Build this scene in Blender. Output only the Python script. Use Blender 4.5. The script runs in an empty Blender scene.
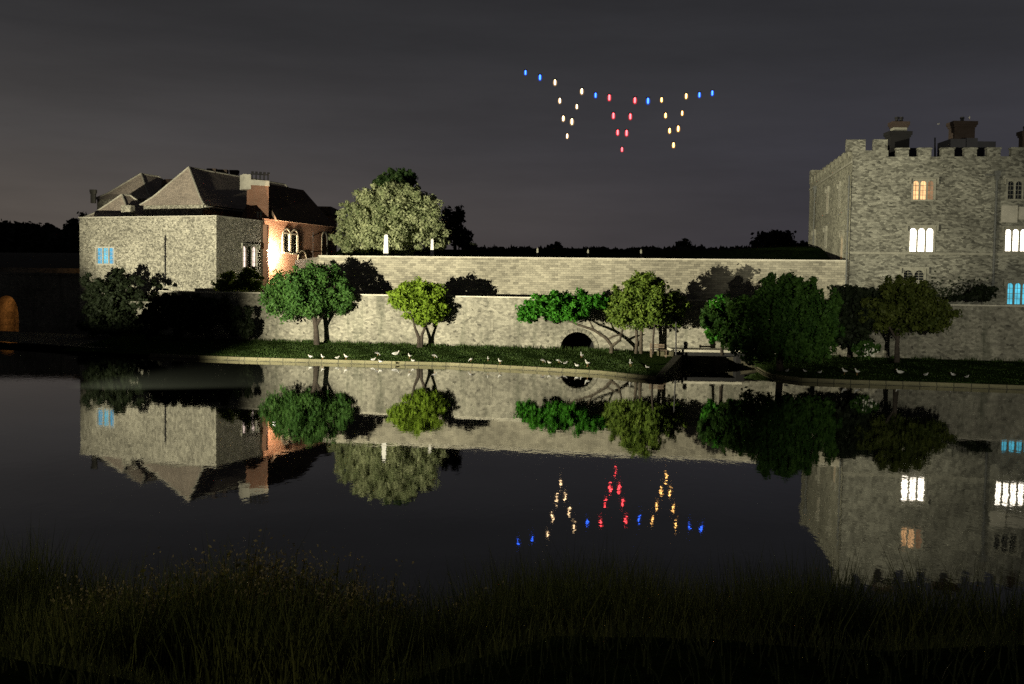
import bpy, math, random
import numpy as np
from mathutils import Vector, Matrix
R = math.radians
S = bpy.context.scene
random.seed(7); rng = np.random.default_rng(7)

# ------------------------------------------------------------------ camera
EYE = Vector((0, 0, 5.0)); FPX = 1050.0; PITCH = R(2.84); ROLL = R(0.9)
cam_d = bpy.data.cameras.new('camera'); cam = bpy.data.objects.new('camera', cam_d)
S.collection.objects.link(cam); S.camera = cam
cam_d.sensor_width = 36; cam_d.lens = FPX / 1024 * 36
cam_d.clip_start = 0.1; cam_d.clip_end = 6000
CM = (Matrix.Rotation(math.pi / 2 - PITCH, 3, 'X') @ Matrix.Rotation(ROLL, 3, 'Z'))
cam.matrix_world = Matrix.Translation(EYE) @ CM.to_4x4()

def ray(px, py):
    return CM @ Vector(((px - 512) / FPX, (342 - py) / FPX, -1.0))
def P(px, py, Y):
    r = ray(px, py); return EYE + r * (Y / r.y)
def PZ(px, py, z):
    r = ray(px, py); return EYE + r * ((z - 5.0) / r.z)

# ------------------------------------------------------------------ sky (night, light glow low on the left)
W = bpy.data.worlds.new('World'); S.world = W; W.use_nodes = True
nt = W.node_tree; nt.nodes.clear()
def N(nt, t, **k):
    n = nt.nodes.new(t)
    for a, b in k.items():
        if hasattr(n, a): setattr(n, a, b)
        else: n.inputs[a].default_value = b
    return n
L = nt.links.new
tc = N(nt, 'ShaderNodeTexCoord'); sep = N(nt, 'ShaderNodeSeparateXYZ'); L(tc.outputs['Generated'], sep.inputs[0])
def ramp(nt, pts, interp='LINEAR'):
    n = nt.nodes.new('ShaderNodeValToRGB'); cr = n.color_ramp; cr.interpolation = interp
    while len(cr.elements) < len(pts): cr.elements.new(0.5)
    for e, (p, c) in zip(cr.elements, pts):
        e.position = p; e.color = (*c, 1) if len(c) == 3 else c
    return n
left = ramp(nt, [(0.0, (.078, .064, .053)), (.07, (.070, .060, .052)), (.13, (.051, .047, .045)), (.22, (.028, .027, .028)), (.36, (.0175, .0175, .0185)), (1, (.012, .012, .015))])
right = ramp(nt, [(0.0, (.034, .031, .037)), (.07, (.030, .028, .033)), (.13, (.030, .029, .035)), (.22, (.0215, .0215, .0245)), (.36, (.0155, .0155, .018)), (1, (.010, .010, .013))])
L(sep.outputs['Z'], left.inputs[0]); L(sep.outputs['Z'], right.inputs[0])
mr = N(nt, 'ShaderNodeMapRange'); mr.inputs[1].default_value = -.5; mr.inputs[2].default_value = .28
L(sep.outputs['X'], mr.inputs[0])
mx = N(nt, 'ShaderNodeMixRGB'); L(mr.outputs[0], mx.inputs[0]); L(left.outputs[0], mx.inputs[1]); L(right.outputs[0], mx.inputs[2])
mp = N(nt, 'ShaderNodeMapping'); mp.inputs['Scale'].default_value = (1.6, 1.6, 11); mp.inputs['Rotation'].default_value = (0, R(6), 0)
L(tc.outputs['Generated'], mp.inputs[0])
ns = N(nt, 'ShaderNodeTexNoise'); ns.inputs['Scale'].default_value = 1.7; ns.inputs['Detail'].default_value = 7; ns.inputs['Roughness'].default_value = .58
L(mp.outputs[0], ns.inputs['Vector'])
cl = N(nt, 'ShaderNodeMapRange'); cl.inputs[1].default_value = .32; cl.inputs[2].default_value = .72; cl.inputs[3].default_value = .86; cl.inputs[4].default_value = 1.16
L(ns.outputs['Fac'], cl.inputs[0])
ml = N(nt, 'ShaderNodeVectorMath', operation='SCALE'); L(mx.outputs[0], ml.inputs[0]); L(cl.outputs[0], ml.inputs['Scale'])
bg = N(nt, 'ShaderNodeBackground'); L(ml.outputs[0], bg.inputs[0]); bg.inputs[1].default_value = 1.36
wo = N(nt, 'ShaderNodeOutputWorld'); L(bg.outputs[0], wo.inputs[0])
S.view_settings.view_transform = 'Standard'; S.view_settings.look = 'None'
S.view_settings.exposure = 0; S.view_settings.gamma = 1
S.cycles.max_bounces = 6; S.cycles.transparent_max_bounces = 8
S.cycles.sample_clamp_indirect = 2.2
S.cycles.use_denoising = False

# ------------------------------------------------------------------ helpers
def link(o, parent=None):
    S.collection.objects.link(o)
    if parent is not None: o.parent = parent
    return o
def tag(o, label=None, cat=None, group=None, kind=None):
    if label: o['label'] = label
    if cat: o['category'] = cat
    if group: o['group'] = group
    if kind: o['kind'] = kind
    return o
def empty(name, loc, label, cat, group=None, rz=0):
    o = bpy.data.objects.new(name, None); link(o); o.location = loc; o.rotation_euler.z = rz
    o.empty_display_size = .3
    return tag(o, label, cat, group)

def wmat(o):
    m = o.matrix_basis.copy()
    while o.parent is not None: o = o.parent; m = o.matrix_basis @ m
    return m

class MB:
    """collects faces in world metres; build() makes one mesh with metre UVs"""
    def __init__(s): s.v = []; s.f = []; s.m = []; s.cur = 0
    def face(s, pts):
        i = len(s.v); s.v += [tuple(p) for p in pts]; s.f.append(tuple(range(i, i + len(pts)))); s.m.append(s.cur)
    def box(s, x0, x1, y0, y1, z0, z1): s.hexa([(x0, y0, z0), (x1, y0, z0), (x1, y1, z0), (x0, y1, z0)], [(x0, y0, z1), (x1, y0, z1), (x1, y1, z1), (x0, y1, z1)])
    def hexa(s, lo, hi):
        n = len(lo)
        s.face(hi); s.face(lo[::-1])
        for i in range(n): s.face([lo[i], lo[(i + 1) % n], hi[(i + 1) % n], hi[i]])
    def tube(s, pts, rad, n=8, cap=True):
        pts = [Vector(p) for p in pts]; rings = []
        i0 = len(s.v)
        for i, p in enumerate(pts):
            d = (pts[min(i + 1, len(pts) - 1)] - pts[max(i - 1, 0)]).normalized()
            a = d.cross(Vector((0, 1, 0.13))).normalized(); b = d.cross(a).normalized()
            for k in range(n):
                t = 2 * math.pi * k / n
                s.v.append(tuple(p + (a * math.cos(t) + b * math.sin(t)) * rad[i]))
        for i in range(len(pts) - 1):
            for k in range(n):
                s.f.append((i0 + i * n + k, i0 + (i + 1) * n + k, i0 + (i + 1) * n + (k + 1) % n, i0 + i * n + (k + 1) % n)); s.m.append(s.cur)
        if cap:
            s.f.append(tuple(i0 + k for k in range(n))); s.m.append(s.cur)
            s.f.append(tuple(i0 + (len(pts) - 1) * n + k for k in reversed(range(n)))); s.m.append(s.cur)
    def build(s, name, mats, parent=None, smooth=False):
        me = bpy.data.meshes.new(name)
        off = Vector((0, 0, 0))
        inv = wmat(parent).inverted() if parent is not None else None
        vs = s.v
        if inv is not None: vs = [tuple(inv @ Vector(v)) for v in s.v]
        me.from_pydata(vs, [], s.f)
        uv = me.uv_layers.new(name='UVMap')
        me.update()
        for p, mi in zip(me.polygons, s.m):
            p.material_index = mi; p.use_smooth = smooth
            w = [Vector(s.v[i]) for i in p.vertices]
            nrm = Vector((0, 0, 0))
            for a in range(len(w)): nrm += w[a].cross(w[(a + 1) % len(w)]) if False else (w[a] - w[0]).cross(w[(a + 1) % len(w)] - w[0])
            if nrm.length > 0: nrm.normalize()
            if abs(nrm.z) > .8: T, B = Vector((1, 0, 0)), Vector((0, 1, 0))
            else:
                T = Vector((-nrm.y, nrm.x, 0)).normalized(); B = nrm.cross(T).normalized()
            for li, q in zip(p.loop_indices, w): uv.data[li].uv = (q.dot(T), q.dot(B))
        for m in (mats if isinstance(mats, (list, tuple)) else [mats]): me.materials.append(m)
        o = bpy.data.objects.new(name, me); link(o, parent)
        return o

class Fr:
    """a vertical wall frame from A to B (plan points), d = metres out of the wall"""
    def __init__(s, A, B):
        s.A = Vector((A[0], A[1], 0)); b = Vector((B[0], B[1], 0)); s.L = (b - s.A).length
        s.U = (b - s.A).normalized(); s.n = Vector((s.U.y, -s.U.x, 0))
    def p(s, u, z, d=0): q = s.A + s.U * u + s.n * d; return (q.x, q.y, z)
    def px(s, px, py, d=0):
        r = ray(px, py); o = s.A + s.n * d
        t = (o - EYE).dot(s.n) / r.dot(s.n); h = EYE + r * t
        return (Vector((h.x, h.y, 0)) - s.A).dot(s.U), h.z
    def box(s, mb, u0, u1, z0, z1, d0, d1):
        lo = [s.p(u0, z0, d1), s.p(u1, z0, d1), s.p(u1, z0, d0), s.p(u0, z0, d0)]
        mb.hexa(lo, [(x, y, z1) for x, y, z in lo])
    def prism(s, mb, poly, d0, d1):
        a = [s.p(u, z, d1) for u, z in poly]; b = [s.p(u, z, d0) for u, z in poly]
        mb.face(a); mb.face(b[::-1])
        for i in range(len(a)): j = (i + 1) % len(a); mb.face([a[j], a[i], b[i], b[j]])

def facade(mb, F, u0, u1, z0, z1, holes=(), depth=.35, thick=.8):
    us = sorted({u0, u1, *[h[0] for h in holes], *[h[1] for h in holes]})
    zs = sorted({z0, z1, *[h[2] for h in holes], *[h[3] for h in holes]})
    us = [u for u in us if u0 <= u <= u1]; zs = [z for z in zs if z0 <= z <= z1]
    for a, b in zip(us, us[1:]):
        for c, e in zip(zs, zs[1:]):
            m, n = (a + b) / 2, (c + e) / 2
            if any(h[0] < m < h[1] and h[2] < n < h[3] for h in holes): continue
            mb.face([F.p(a, c), F.p(b, c), F.p(b, e), F.p(a, e)])
    for h in holes:
        a, b, c, e = h
        mb.face([F.p(a, c), F.p(a, c, -depth), F.p(b, c, -depth), F.p(b, c)])
        mb.face([F.p(a, e), F.p(b, e), F.p(b, e, -depth), F.p(a, e, -depth)])
        mb.face([F.p(a, c), F.p(a, e), F.p(a, e, -depth), F.p(a, c, -depth)])
        mb.face([F.p(b, c), F.p(b, c, -depth), F.p(b, e, -depth), F.p(b, e)])
    t = -thick
    mb.face([F.p(u1, z0, t), F.p(u0, z0, t), F.p(u0, z1, t), F.p(u1, z1, t)])
    mb.face([F.p(u0, z1), F.p(u1, z1), F.p(u1, z1, t), F.p(u0, z1, t)])
    mb.face([F.p(u0, z0), F.p(u0, z1), F.p(u0, z1, t), F.p(u0, z0, t)])
    mb.face([F.p(u1, z0), F.p(u1, z0, t), F.p(u1, z1, t), F.p(u1, z1)])

# ------------------------------------------------------------------ materials
def mat(name):
    m = bpy.data.materials.new(name); m.use_nodes = True; t = m.node_tree
    b = t.nodes['Principled BSDF']; b.inputs['Roughness'].default_value = .85
    b.inputs['Specular IOR Level'].default_value = .25
    return m, t, b
def mixc(t, fac, a, b, mode='MIX'):
    n = t.nodes.new('ShaderNodeMixRGB'); n.blend_type = mode
    for i, x in enumerate((fac, a, b)):
        if isinstance(x, bpy.types.NodeSocket): t.links.new(x, n.inputs[i])
        else: n.inputs[i].default_value = x if i == 0 else (*x, 1)
    return n.outputs[0]
def noise(t, vec, scale, detail=4, rough=.5):
    n = t.nodes.new('ShaderNodeTexNoise'); n.inputs['Scale'].default_value = scale
    n.inputs['Detail'].default_value = detail; n.inputs['Roughness'].default_value = rough
    if vec is not None: t.links.new(vec, n.inputs['Vector'])
    return n
def rng_map(t, x, a, b, c=0., d=1.):
    n = t.nodes.new('ShaderNodeMapRange')
    for i, v in enumerate((a, b, c, d)): n.inputs[i + 1].default_value = v
    t.links.new(x, n.inputs[0]); return n.outputs[0]

def stone(name, c1, c2, mortar, bw=.42, bh=.2, msz=.02, warp=.10, stain=.35, patch=.6, bump=.5, streak=.0, darkstones=0., rubble=False):
    m, t, b = mat(name)
    tcn = t.nodes.new('ShaderNodeTexCoord'); uv = tcn.outputs['UV']
    nz = noise(t, uv, 2.2, 3); vm = t.nodes.new('ShaderNodeVectorMath'); vm.operation = 'SUBTRACT'
    t.links.new(nz.outputs['Color'], vm.inputs[0]); vm.inputs[1].default_value = (.5, .5, .5)
    sc = t.nodes.new('ShaderNodeVectorMath'); sc.operation = 'SCALE'; sc.inputs['Scale'].default_value = warp * 2
    t.links.new(vm.outputs[0], sc.inputs[0])
    ad = t.nodes.new('ShaderNodeVectorMath'); ad.operation = 'ADD'; t.links.new(uv, ad.inputs[0]); t.links.new(sc.outputs[0], ad.inputs[1])
    br = t.nodes.new('ShaderNodeTexBrick'); t.links.new(ad.outputs[0], br.inputs['Vector'])
    br.inputs['Scale'].default_value = 1; br.inputs['Brick Width'].default_value = bw; br.inputs['Row Height'].default_value = bh
    br.inputs['Mortar Size'].default_value = msz; br.inputs['Mortar Smooth'].default_value = .3
    br.inputs['Color1'].default_value = (*c1, 1); br.inputs['Color2'].default_value = (*c2, 1); br.inputs['Mortar'].default_value = (*mortar, 1)
    br.inputs['Bias'].default_value = -.1
    # rubble variation, stone by stone
    vo = t.nodes.new('ShaderNodeTexVoronoi'); vo.inputs['Scale'].default_value = 1
    mp = t.nodes.new('ShaderNodeMapping'); mp.inputs['Scale'].default_value = (1 / bw * 1.8, 1 / bh * 1.5, 1); t.links.new(ad.outputs[0], mp.inputs[0]); t.links.new(mp.outputs[0], vo.inputs['Vector'])
    vo.voronoi_dimensions = '2D'
    if rubble: src = vo.outputs['Color']
    else:
        b2 = t.nodes.new('ShaderNodeTexBrick'); t.links.new(ad.outputs[0], b2.inputs['Vector']); b2.inputs['Scale'].default_value = 1
        b2.inputs['Brick Width'].default_value = bw; b2.inputs['Row Height'].default_value = bh; b2.inputs['Mortar Size'].default_value = 0
        b2.inputs['Color1'].default_value = (0, 0, 0, 1); b2.inputs['Color2'].default_value = (1, 1, 1, 1); src = b2.outputs['Color']
    sp = t.nodes.new('ShaderNodeSeparateColor'); t.links.new(src, sp.inputs[0])
    v1 = rng_map(t, sp.outputs[0], 0, 1, 1 - patch * .5, 1 + patch * .3)
    col = mixc(t, 1, br.outputs['Color'], v1, 'MULTIPLY')
    if darkstones:
        ds = rng_map(t, sp.outputs[1], 1 - darkstones, 1 - darkstones + .03, 0, .75 if rubble else .42)
        col = mixc(t, ds, col, tuple(x * .25 for x in c1))
    big = noise(t, uv, .22, 6, .62); st = rng_map(t, big.outputs['Fac'], .35, .68, 1 - stain, 1.08)
    col = mixc(t, 1, col, st, 'MULTIPLY')
    fine = noise(t, uv, 14, 4, .6); col = mixc(t, 1, col, rng_map(t, fine.outputs['Fac'], .3, .7, .82, 1.12), 'MULTIPLY')
    if streak:
        mp2 = t.nodes.new('ShaderNodeMapping'); mp2.inputs['Scale'].default_value = (.9, .10, 1); t.links.new(uv, mp2.inputs[0])
        s2 = noise(t, mp2.outputs[0], 1.3, 5, .6); col = mixc(t, rng_map(t, s2.outputs['Fac'], .52, .72, 0, streak), col, (.06, .065, .045))
    t.links.new(col, b.inputs['Base Color'])
    bp = t.nodes.new('ShaderNodeBump'); bp.inputs['Strength'].default_value = bump; bp.inputs['Distance'].default_value = .05
    hh = mixc(t, .5, v1, rng_map(t, br.outputs['Fac'], 0, 1, 1, 0)); hh2 = mixc(t, .25, hh, fine.outputs['Fac'])
    t.links.new(hh2, bp.inputs['Height']); t.links.new(bp.outputs[0], b.inputs['Normal'])
    return m
def plain(name, c, rough=.8, var=.2, scale=3, metal=0, coord='Object'):
    m, t, b = mat(name); tcn = t.nodes.new('ShaderNodeTexCoord')
    n = noise(t, tcn.outputs[coord], scale, 5, .6)
    t.links.new(mixc(t, 1, c, rng_map(t, n.outputs['Fac'], .3, .7, 1 - var, 1 + var), 'MULTIPLY'), b.inputs['Base Color'])
    b.inputs['Roughness'].default_value = rough; b.inputs['Metallic'].default_value = metal
    bp = t.nodes.new('ShaderNodeBump'); bp.inputs['Strength'].default_value = .25; bp.inputs['Distance'].default_value = .02
    t.links.new(n.outputs['Fac'], bp.inputs['Height']); t.links.new(bp.outputs[0], b.inputs['Normal'])
    return m
def glow(name, c, st, var=0., scale=2.):
    m, t, b = mat(name); b.inputs['Base Color'].default_value = (.05, .05, .05, 1)
    b.inputs['Emission Strength'].default_value = st
    if var:
        tcn = t.nodes.new('ShaderNodeTexCoord'); n = noise(t, tcn.outputs['UV'], scale, 3)
        t.links.new(mixc(t, 1, c, rng_map(t, n.outputs['Fac'], .3, .7, 1 - var, 1 + var * .6), 'MULTIPLY'), b.inputs['Emission Color'])
    else: b.inputs['Emission Color'].default_value = (*c, 1)
    m.cycles.emission_sampling = 'NONE'
    return m
def leafmat(name, c1, c2, trans=.25, rough=.6):
    m, t, b = mat(name); g = t.nodes.new('ShaderNodeNewGeometry')
    tcn = t.nodes.new('ShaderNodeTexCoord'); n = noise(t, tcn.outputs['Object'], .7, 3)
    f = mixc(t, .5, g.outputs['Random Per Island'], rng_map(t, n.outputs['Fac'], .35, .65))
    col = mixc(t, f, c1, c2)
    t.links.new(col, b.inputs['Base Color']); b.inputs['Roughness'].default_value = rough; b.inputs['Specular IOR Level'].default_value = .1
    tr = t.nodes.new('ShaderNodeBsdfTranslucent'); t.links.new(col, tr.inputs['Color'])
    mx = t.nodes.new('ShaderNodeMixShader'); mx.inputs[0].default_value = trans
    t.links.new(b.outputs[0], mx.inputs[1]); t.links.new(tr.outputs[0], mx.inputs[2])
    t.links.new(mx.outputs[0], t.nodes['Material Output'].inputs['Surface'])
    return m

M = {}
M['wall_up'] = stone('ragstone_coursed', (.37, .35, .265), (.28, .265, .20), (.25, .24, .185), .44, .17, .020, .04, .34, .95, .6, darkstones=.10)
M['wall_lo'] = stone('ragstone_stained', (.27, .262, .205), (.20, .195, .152), (.28, .27, .215), .36, .19, .022, .09, .55, .7, .6, streak=.85, darkstones=.06, rubble=True)
M['gate'] = stone('ragstone_rubble', (.38, .365, .275), (.28, .27, .20), (.40, .385, .31), .25, .17, .03, .10, .28, 1.1, .7, darkstones=.09, rubble=True)
M['castle'] = stone('castle_ragstone', (.27, .272, .215), (.20, .202, .16), (.26, .258, .21), .40, .155, .02, .05, .40, 1.0, .7, darkstones=.16, rubble=True)
M['castle_side'] = stone('castle_side_rubble', (.27, .27, .20), (.20, .20, .15), (.27, .265, .21), .36, .20, .02, .08, .3, .8, .6, darkstones=.1, rubble=True)
M['dressed'] = plain('dressed_limestone', (.36, .35, .285), .8, .18, 2)
M['coping'] = plain('limestone_coping', (.40, .385, .31), .8, .22, 1.5)
M['kerb'] = stone('kerb_stone', (.15, .14, .08), (.10, .095, .05), (.04, .04, .025), .9, .6, .03, .03, .45, .5, .4)
M['brick'] = stone('red_brick', (.28, .13, .07), (.19, .08, .045), (.30, .22, .16), .24, .085, .012, .01, .4, .5, .4)
M['tile'] = stone('clay_roof_tiles', (.22, .15, .10), (.16, .11, .075), (.10, .08, .06), .22, .18, .015, .02, .45, .7, .5)
M['tile_lit'] = stone('roof_tiles_lit', (.60, .52, .42), (.48, .41, .32), (.3, .25, .2), .22, .18, .015, .02, .35, .6, .5)  # same roof tiles lightened to stand for floodlit slopes
M['lead'] = plain('lead_roof', (.06, .06, .065), .6, .2, .6)
M['black'] = plain('black_iron', (.02, .02, .02), .5, .2, 3)
M['void'] = plain('near_black_shade', (.012, .012, .012), 1, .2, 1)  # near-black colour standing in for shade in the drain and inlet
M['pipe'] = plain('grey_painted_pipe', (.10, .105, .095), .6, .2, 4)
M['brick_dark'] = stone('dark_brick', (.075, .05, .035), (.05, .034, .026), (.07, .06, .05), .24, .085, .012, .01, .4, .5, .4)  # brick in a much darker tone
M['trim'] = plain('dull_trim', (.23, .228, .18), .8, .25, 3)
M['white'] = plain('white_paint', (.80, .80, .74), .6, .06, 2)
M['wood'] = plain('weathered_oak', (.13, .10, .07), .8, .35, 5)
M['bark'] = plain('tree_bark', (.032, .026, .02), .9, .4, 4)
M['barkpale'] = plain('pale_bark', (.05, .042, .03), .9, .35, 4)
M['soil'] = plain('dark_soil', (.035, .032, .02), .95, .4, .8)
M['glass_w'] = glow('lit_window_white', (1, .90, .74), 5, .25, 1.5)
M['glass_o'] = glow('lit_window_amber', (1, .55, .24), 1.5, .45, 2.5)
M['glass_o2'] = glow('lit_window_dim_amber', (.9, .45, .2), .35, .4, 2.5)
M['glass_b'] = glow('lit_window_blue', (.03, .50, .85), .85, .3, 2)
M['glass_b2'] = glow('lit_window_cyan', (.10, .62, .85), 1.0, .4, 1.5)
M['glass_p'] = glow('lit_window_pale', (1, .78, .66), 1.6, .2, 2)
M['glass_d'] = plain('dark_window_glass', (.012, .014, .016), .12, .1, 1)
M['L_mid'] = leafmat('leaf_mid_green', (.018, .054, .011), (.055, .120, .026))
M['L_lime'] = leafmat('leaf_lime', (.075, .13, .010), (.19, .29, .030), .35)
M['L_bright'] = leafmat('leaf_bright_green', (.016, .085, .006), (.045, .18, .014))
M['L_olive'] = leafmat('leaf_olive', (.038, .075, .011), (.135, .195, .030))
M['L_dark'] = leafmat('leaf_dark_yew', (.014, .042, .008), (.048, .105, .017))
M['L_dim'] = leafmat('leaf_dim_olive', (.022, .034, .006), (.075, .092, .018))
M['L_black'] = leafmat('leaf_evergreen_dark', (.008, .012, .006), (.018, .026, .011))
M['L_pale'] = leafmat('leaf_silver_willow', (.15, .20, .08), (.52, .56, .32), .35)
M['L_ever'] = leafmat('leaf_conifer', (.03, .065, .02), (.06, .11, .035))
M['L_far'] = leafmat('leaf_far', (.012, .014, .009), (.02, .024, .014), .1)
M['reed'] = leafmat('reed_leaf', (.06, .09, .03), (.15, .17, .06), .3)
M['weed'] = leafmat('weed_leaf', (.11, .12, .03), (.20, .19, .06), .3)
M['seed'] = leafmat('seed_head', (.28, .25, .15), (.42, .38, .24), .3)
M['grass'] = leafmat('lawn_blade', (.012, .028, .005), (.038, .066, .014), .2)
M['petal'] = leafmat('white_petal', (.6, .6, .5), (.75, .75, .65), .3)

def lawn_mat():
    m, t, b = mat('lawn_turf'); tcn = t.nodes.new('ShaderNodeTexCoord')
    n = noise(t, tcn.outputs['Object'], .5, 8, .65); n2 = noise(t, tcn.outputs['Object'], 9, 4, .7)
    c = mixc(t, rng_map(t, n.outputs['Fac'], .35, .65), (.009, .018, .005), (.024, .040, .010))
    c = mixc(t, 1, c, rng_map(t, n2.outputs['Fac'], .3, .7, .5, 1.4), 'MULTIPLY')
    t.links.new(c, b.inputs['Base Color']); b.inputs['Roughness'].default_value = 1; b.inputs['Specular IOR Level'].default_value = 0
    bp = t.nodes.new('ShaderNodeBump'); bp.inputs['Distance'].default_value = .1; t.links.new(n2.outputs['Fac'], bp.inputs['Height']); t.links.new(bp.outputs[0], b.inputs['Normal'])
    return m
M['lawn'] = lawn_mat()
def water_mat():
    m, t, b = mat('moat_water'); tcn = t.nodes.new('ShaderNodeTexCoord')
    b.inputs['Base Color'].default_value = (.006, .007, .006, 1); b.inputs['Roughness'].default_value = .02
    b.inputs['IOR'].default_value = 1.75; b.inputs['Specular IOR Level'].default_value = .5
    mp = t.nodes.new('ShaderNodeMapping'); mp.inputs['Scale'].default_value = (1, .55, 1); t.links.new(tcn.outputs['Object'], mp.inputs[0])
    a = noise(t, mp.outputs[0], 2.6, 3, .55); c = noise(t, mp.outputs[0], .5, 2, .5)
    h = mixc(t, .45, a.outputs['Fac'], c.outputs['Fac'])
    calm = noise(t, tcn.outputs['Object'], .05, 3)
    bp = t.nodes.new('ShaderNodeBump'); bp.inputs['Distance'].default_value = .035
    t.links.new(rng_map(t, calm.outputs['Fac'], .35, .65, .035, .12), bp.inputs['Strength'])
    t.links.new(h, bp.inputs['Height']); t.links.new(bp.outputs[0], b.inputs['Normal'])
    return m
M['water'] = water_mat()

# ------------------------------------------------------------------ terrain and water
def sheet(name, xs, ys, zf, m, smooth=True):
    vs = [(x, y, zf(x, y)) for y in ys for x in xs]; n = len(xs)
    fs = [(j * n + i, j * n + i + 1, (j + 1) * n + i + 1, (j + 1) * n + i) for j in range(len(ys) - 1) for i in range(n - 1)]
    me = bpy.data.meshes.new(name); me.from_pydata(vs, [], fs); me.materials.append(m)
    for p in me.polygons: p.use_smooth = smooth
    o = bpy.data.objects.new(name, me); link(o); tag(o, kind='structure'); return o
def sm(a, b, x): t = min(1, max(0, (x - a) / (b - a))); return t * t * (3 - 2 * t)
def ground_z(x, y):
    r = max(abs(x) - 190, y - 175, -y - 60)
    z = -2.5 + 4.5 * sm(0, 25, r)
    z += 15 * sm(230, 420, y) * (1 - .3 * sm(200, 500, abs(x - 60)))
    z += 34 * sm(500, 1050, y) * sm(-100, -380, x)
    return z
axs = sorted(set([-4500, -3000, -2000, -1400, -1000] + list(range(-800, 801, 40)) + [1000, 1400, 2000, 3000, 4500]))
ays = sorted(set([-2000, -1000, -400, -200, -120] + list(range(-90, 1300, 35)) + [1400, 1800, 2500, 3500, 5000]))
sheet('ground', axs, ays, ground_z, M['soil'])
wm = MB(); wm.face([(-189, -62, 0), (189, -62, 0), (189, 176, 0), (-189, 176, 0)])
tag(wm.build('water', M['water']), kind='structure')

def shore_y(x):
    s = 13.2 + .45 * math.sin(x * .7) + .3 * math.sin(x * 1.9 + 1)
    if x < -11.5: s += (-11.5 - max(x, -25)) * 2.5 + max(0, -25 - x) * 1.8
    return s
def near_z(x, y):
    s = shore_y(x); k = 1.0 if x > -11.5 else .42
    d = (s - y) * k
    z = 3.35 * sm(-.5, 9.5, d) if d > -.5 else d * .8 + .4 - .4
    return max(-1.2, z + .05 * math.sin(x * 1.3 + y) * sm(0, 2, d) - .05)
nxs = [-150, -110, -80] + [-60 + .9 * i for i in range(118)] + [50, 70, 100, 150]
nys = [-60, -40, -25, -15, -8] + [-4 + .6 * i for i in range(38)] + [20 + 2 * i for i in range(44)]
sheet('near_bank', nxs, nys, near_z, M['lawn'])

# the walls of the island, found once from where they meet the water in the photo
LW = [(-29.6, 88.0), (-25.0, 81.8), (-4.6, 77.4), (11.8, 74.0), (29.9, 70.0), (62.0, 63.0)]       # lower wall
UW = [(-15.7, 85.1), (24.45, 76.6)]                                                              # upper wall
LWZ = 4.42; UWZ = 7.45
kerbL = [PZ(60, 350, .20), PZ(150, 354, .20), PZ(240, 357.5, .20), PZ(330, 360, .20), PZ(450, 363, .20), PZ(530, 367, .20), PZ(600, 371, .20), PZ(655, 377, .20)]
kerbR = [PZ(757, 366, .20), PZ(764, 370, .20), PZ(776, 375, .20), PZ(800, 378.3, .20), PZ(855, 380.5, .20), PZ(940, 383, .20), PZ(1024, 386, .20), Vector((48, 52, .20)), Vector((70, 49, .20))]
def wall_y(x):
    pts = LW
    if x <= pts[0][0]: return pts[0][1] + (pts[0][0] - x) * .25
    for a, b in zip(pts, pts[1:]):
        if a[0] <= x <= b[0]: return a[1] + (b[1] - a[1]) * (x - a[0]) / (b[0] - a[0])
    return pts[-1][1]
def bank(name, kerb):
    # strip of grass from the kerb up to the foot of the wall
    rows = []
    P0 = [Vector((k.x, k.y, 0)) for k in kerb]; S_ = []
    for a, b in zip(P0, P0[1:]):
        n = max(2, int((b - a).length / .8))
        S_ += [a.lerp(b, i / n) for i in range(n)]
    S_.append(P0[-1])
    n = 16; vs = []
    for q in S_:
        wx = q.x + .05; wy = max(wall_y(q.x) + .3, q.y + .5)
        for j in range(n + 1):
            t = j / n
            vs.append((q.x, q.y + (wy - q.y) * t, .17 + .66 * t + .04 * math.sin(q.x * 2.1 + t * 9) * math.sin(t * math.pi)))
    fs = [(i * (n + 1) + j, (i + 1) * (n + 1) + j, (i + 1) * (n + 1) + j + 1, i * (n + 1) + j + 1) for i in range(len(S_) - 1) for j in range(n)]
    me = bpy.data.meshes.new(name); me.from_pydata(vs, [], fs); me.materials.append(M['lawn'])
    for p in me.polygons: p.use_smooth = True
    o = bpy.data.objects.new(name, me); link(o); tag(o, kind='structure')
bank('lawn', kerbL); bank('lawn', kerbR)
def kerb(name, pts, w=.22):
    mb = MB()
    for a, b in zip(pts, pts[1:]):
        a2 = Vector((a.x, a.y, 0)); b2 = Vector((b.x, b.y, 0)); d = (b2 - a2).normalized(); nn = Vector((-d.y, d.x, 0))
        lo = [a2 - d * .02, b2 + d * .02, b2 + d * .02 + nn * w, a2 - d * .02 + nn * w]
        mb.hexa([(p.x, p.y, -.6) for p in lo], [(p.x, p.y, .225) for p in lo])
        lo = [p - nn * .14 for p in lo[:2]] + [lo[1] + nn * .02, lo[0] + nn * .02]
        mb.hexa([(p.x, p.y, -.6) for p in lo], [(p.x, p.y, .07) for p in lo])
    tag(mb.build(name, M['kerb']), kind='structure')
kerb('kerb', kerbL[1:]); kerb('kerb', kerbR)
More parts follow.
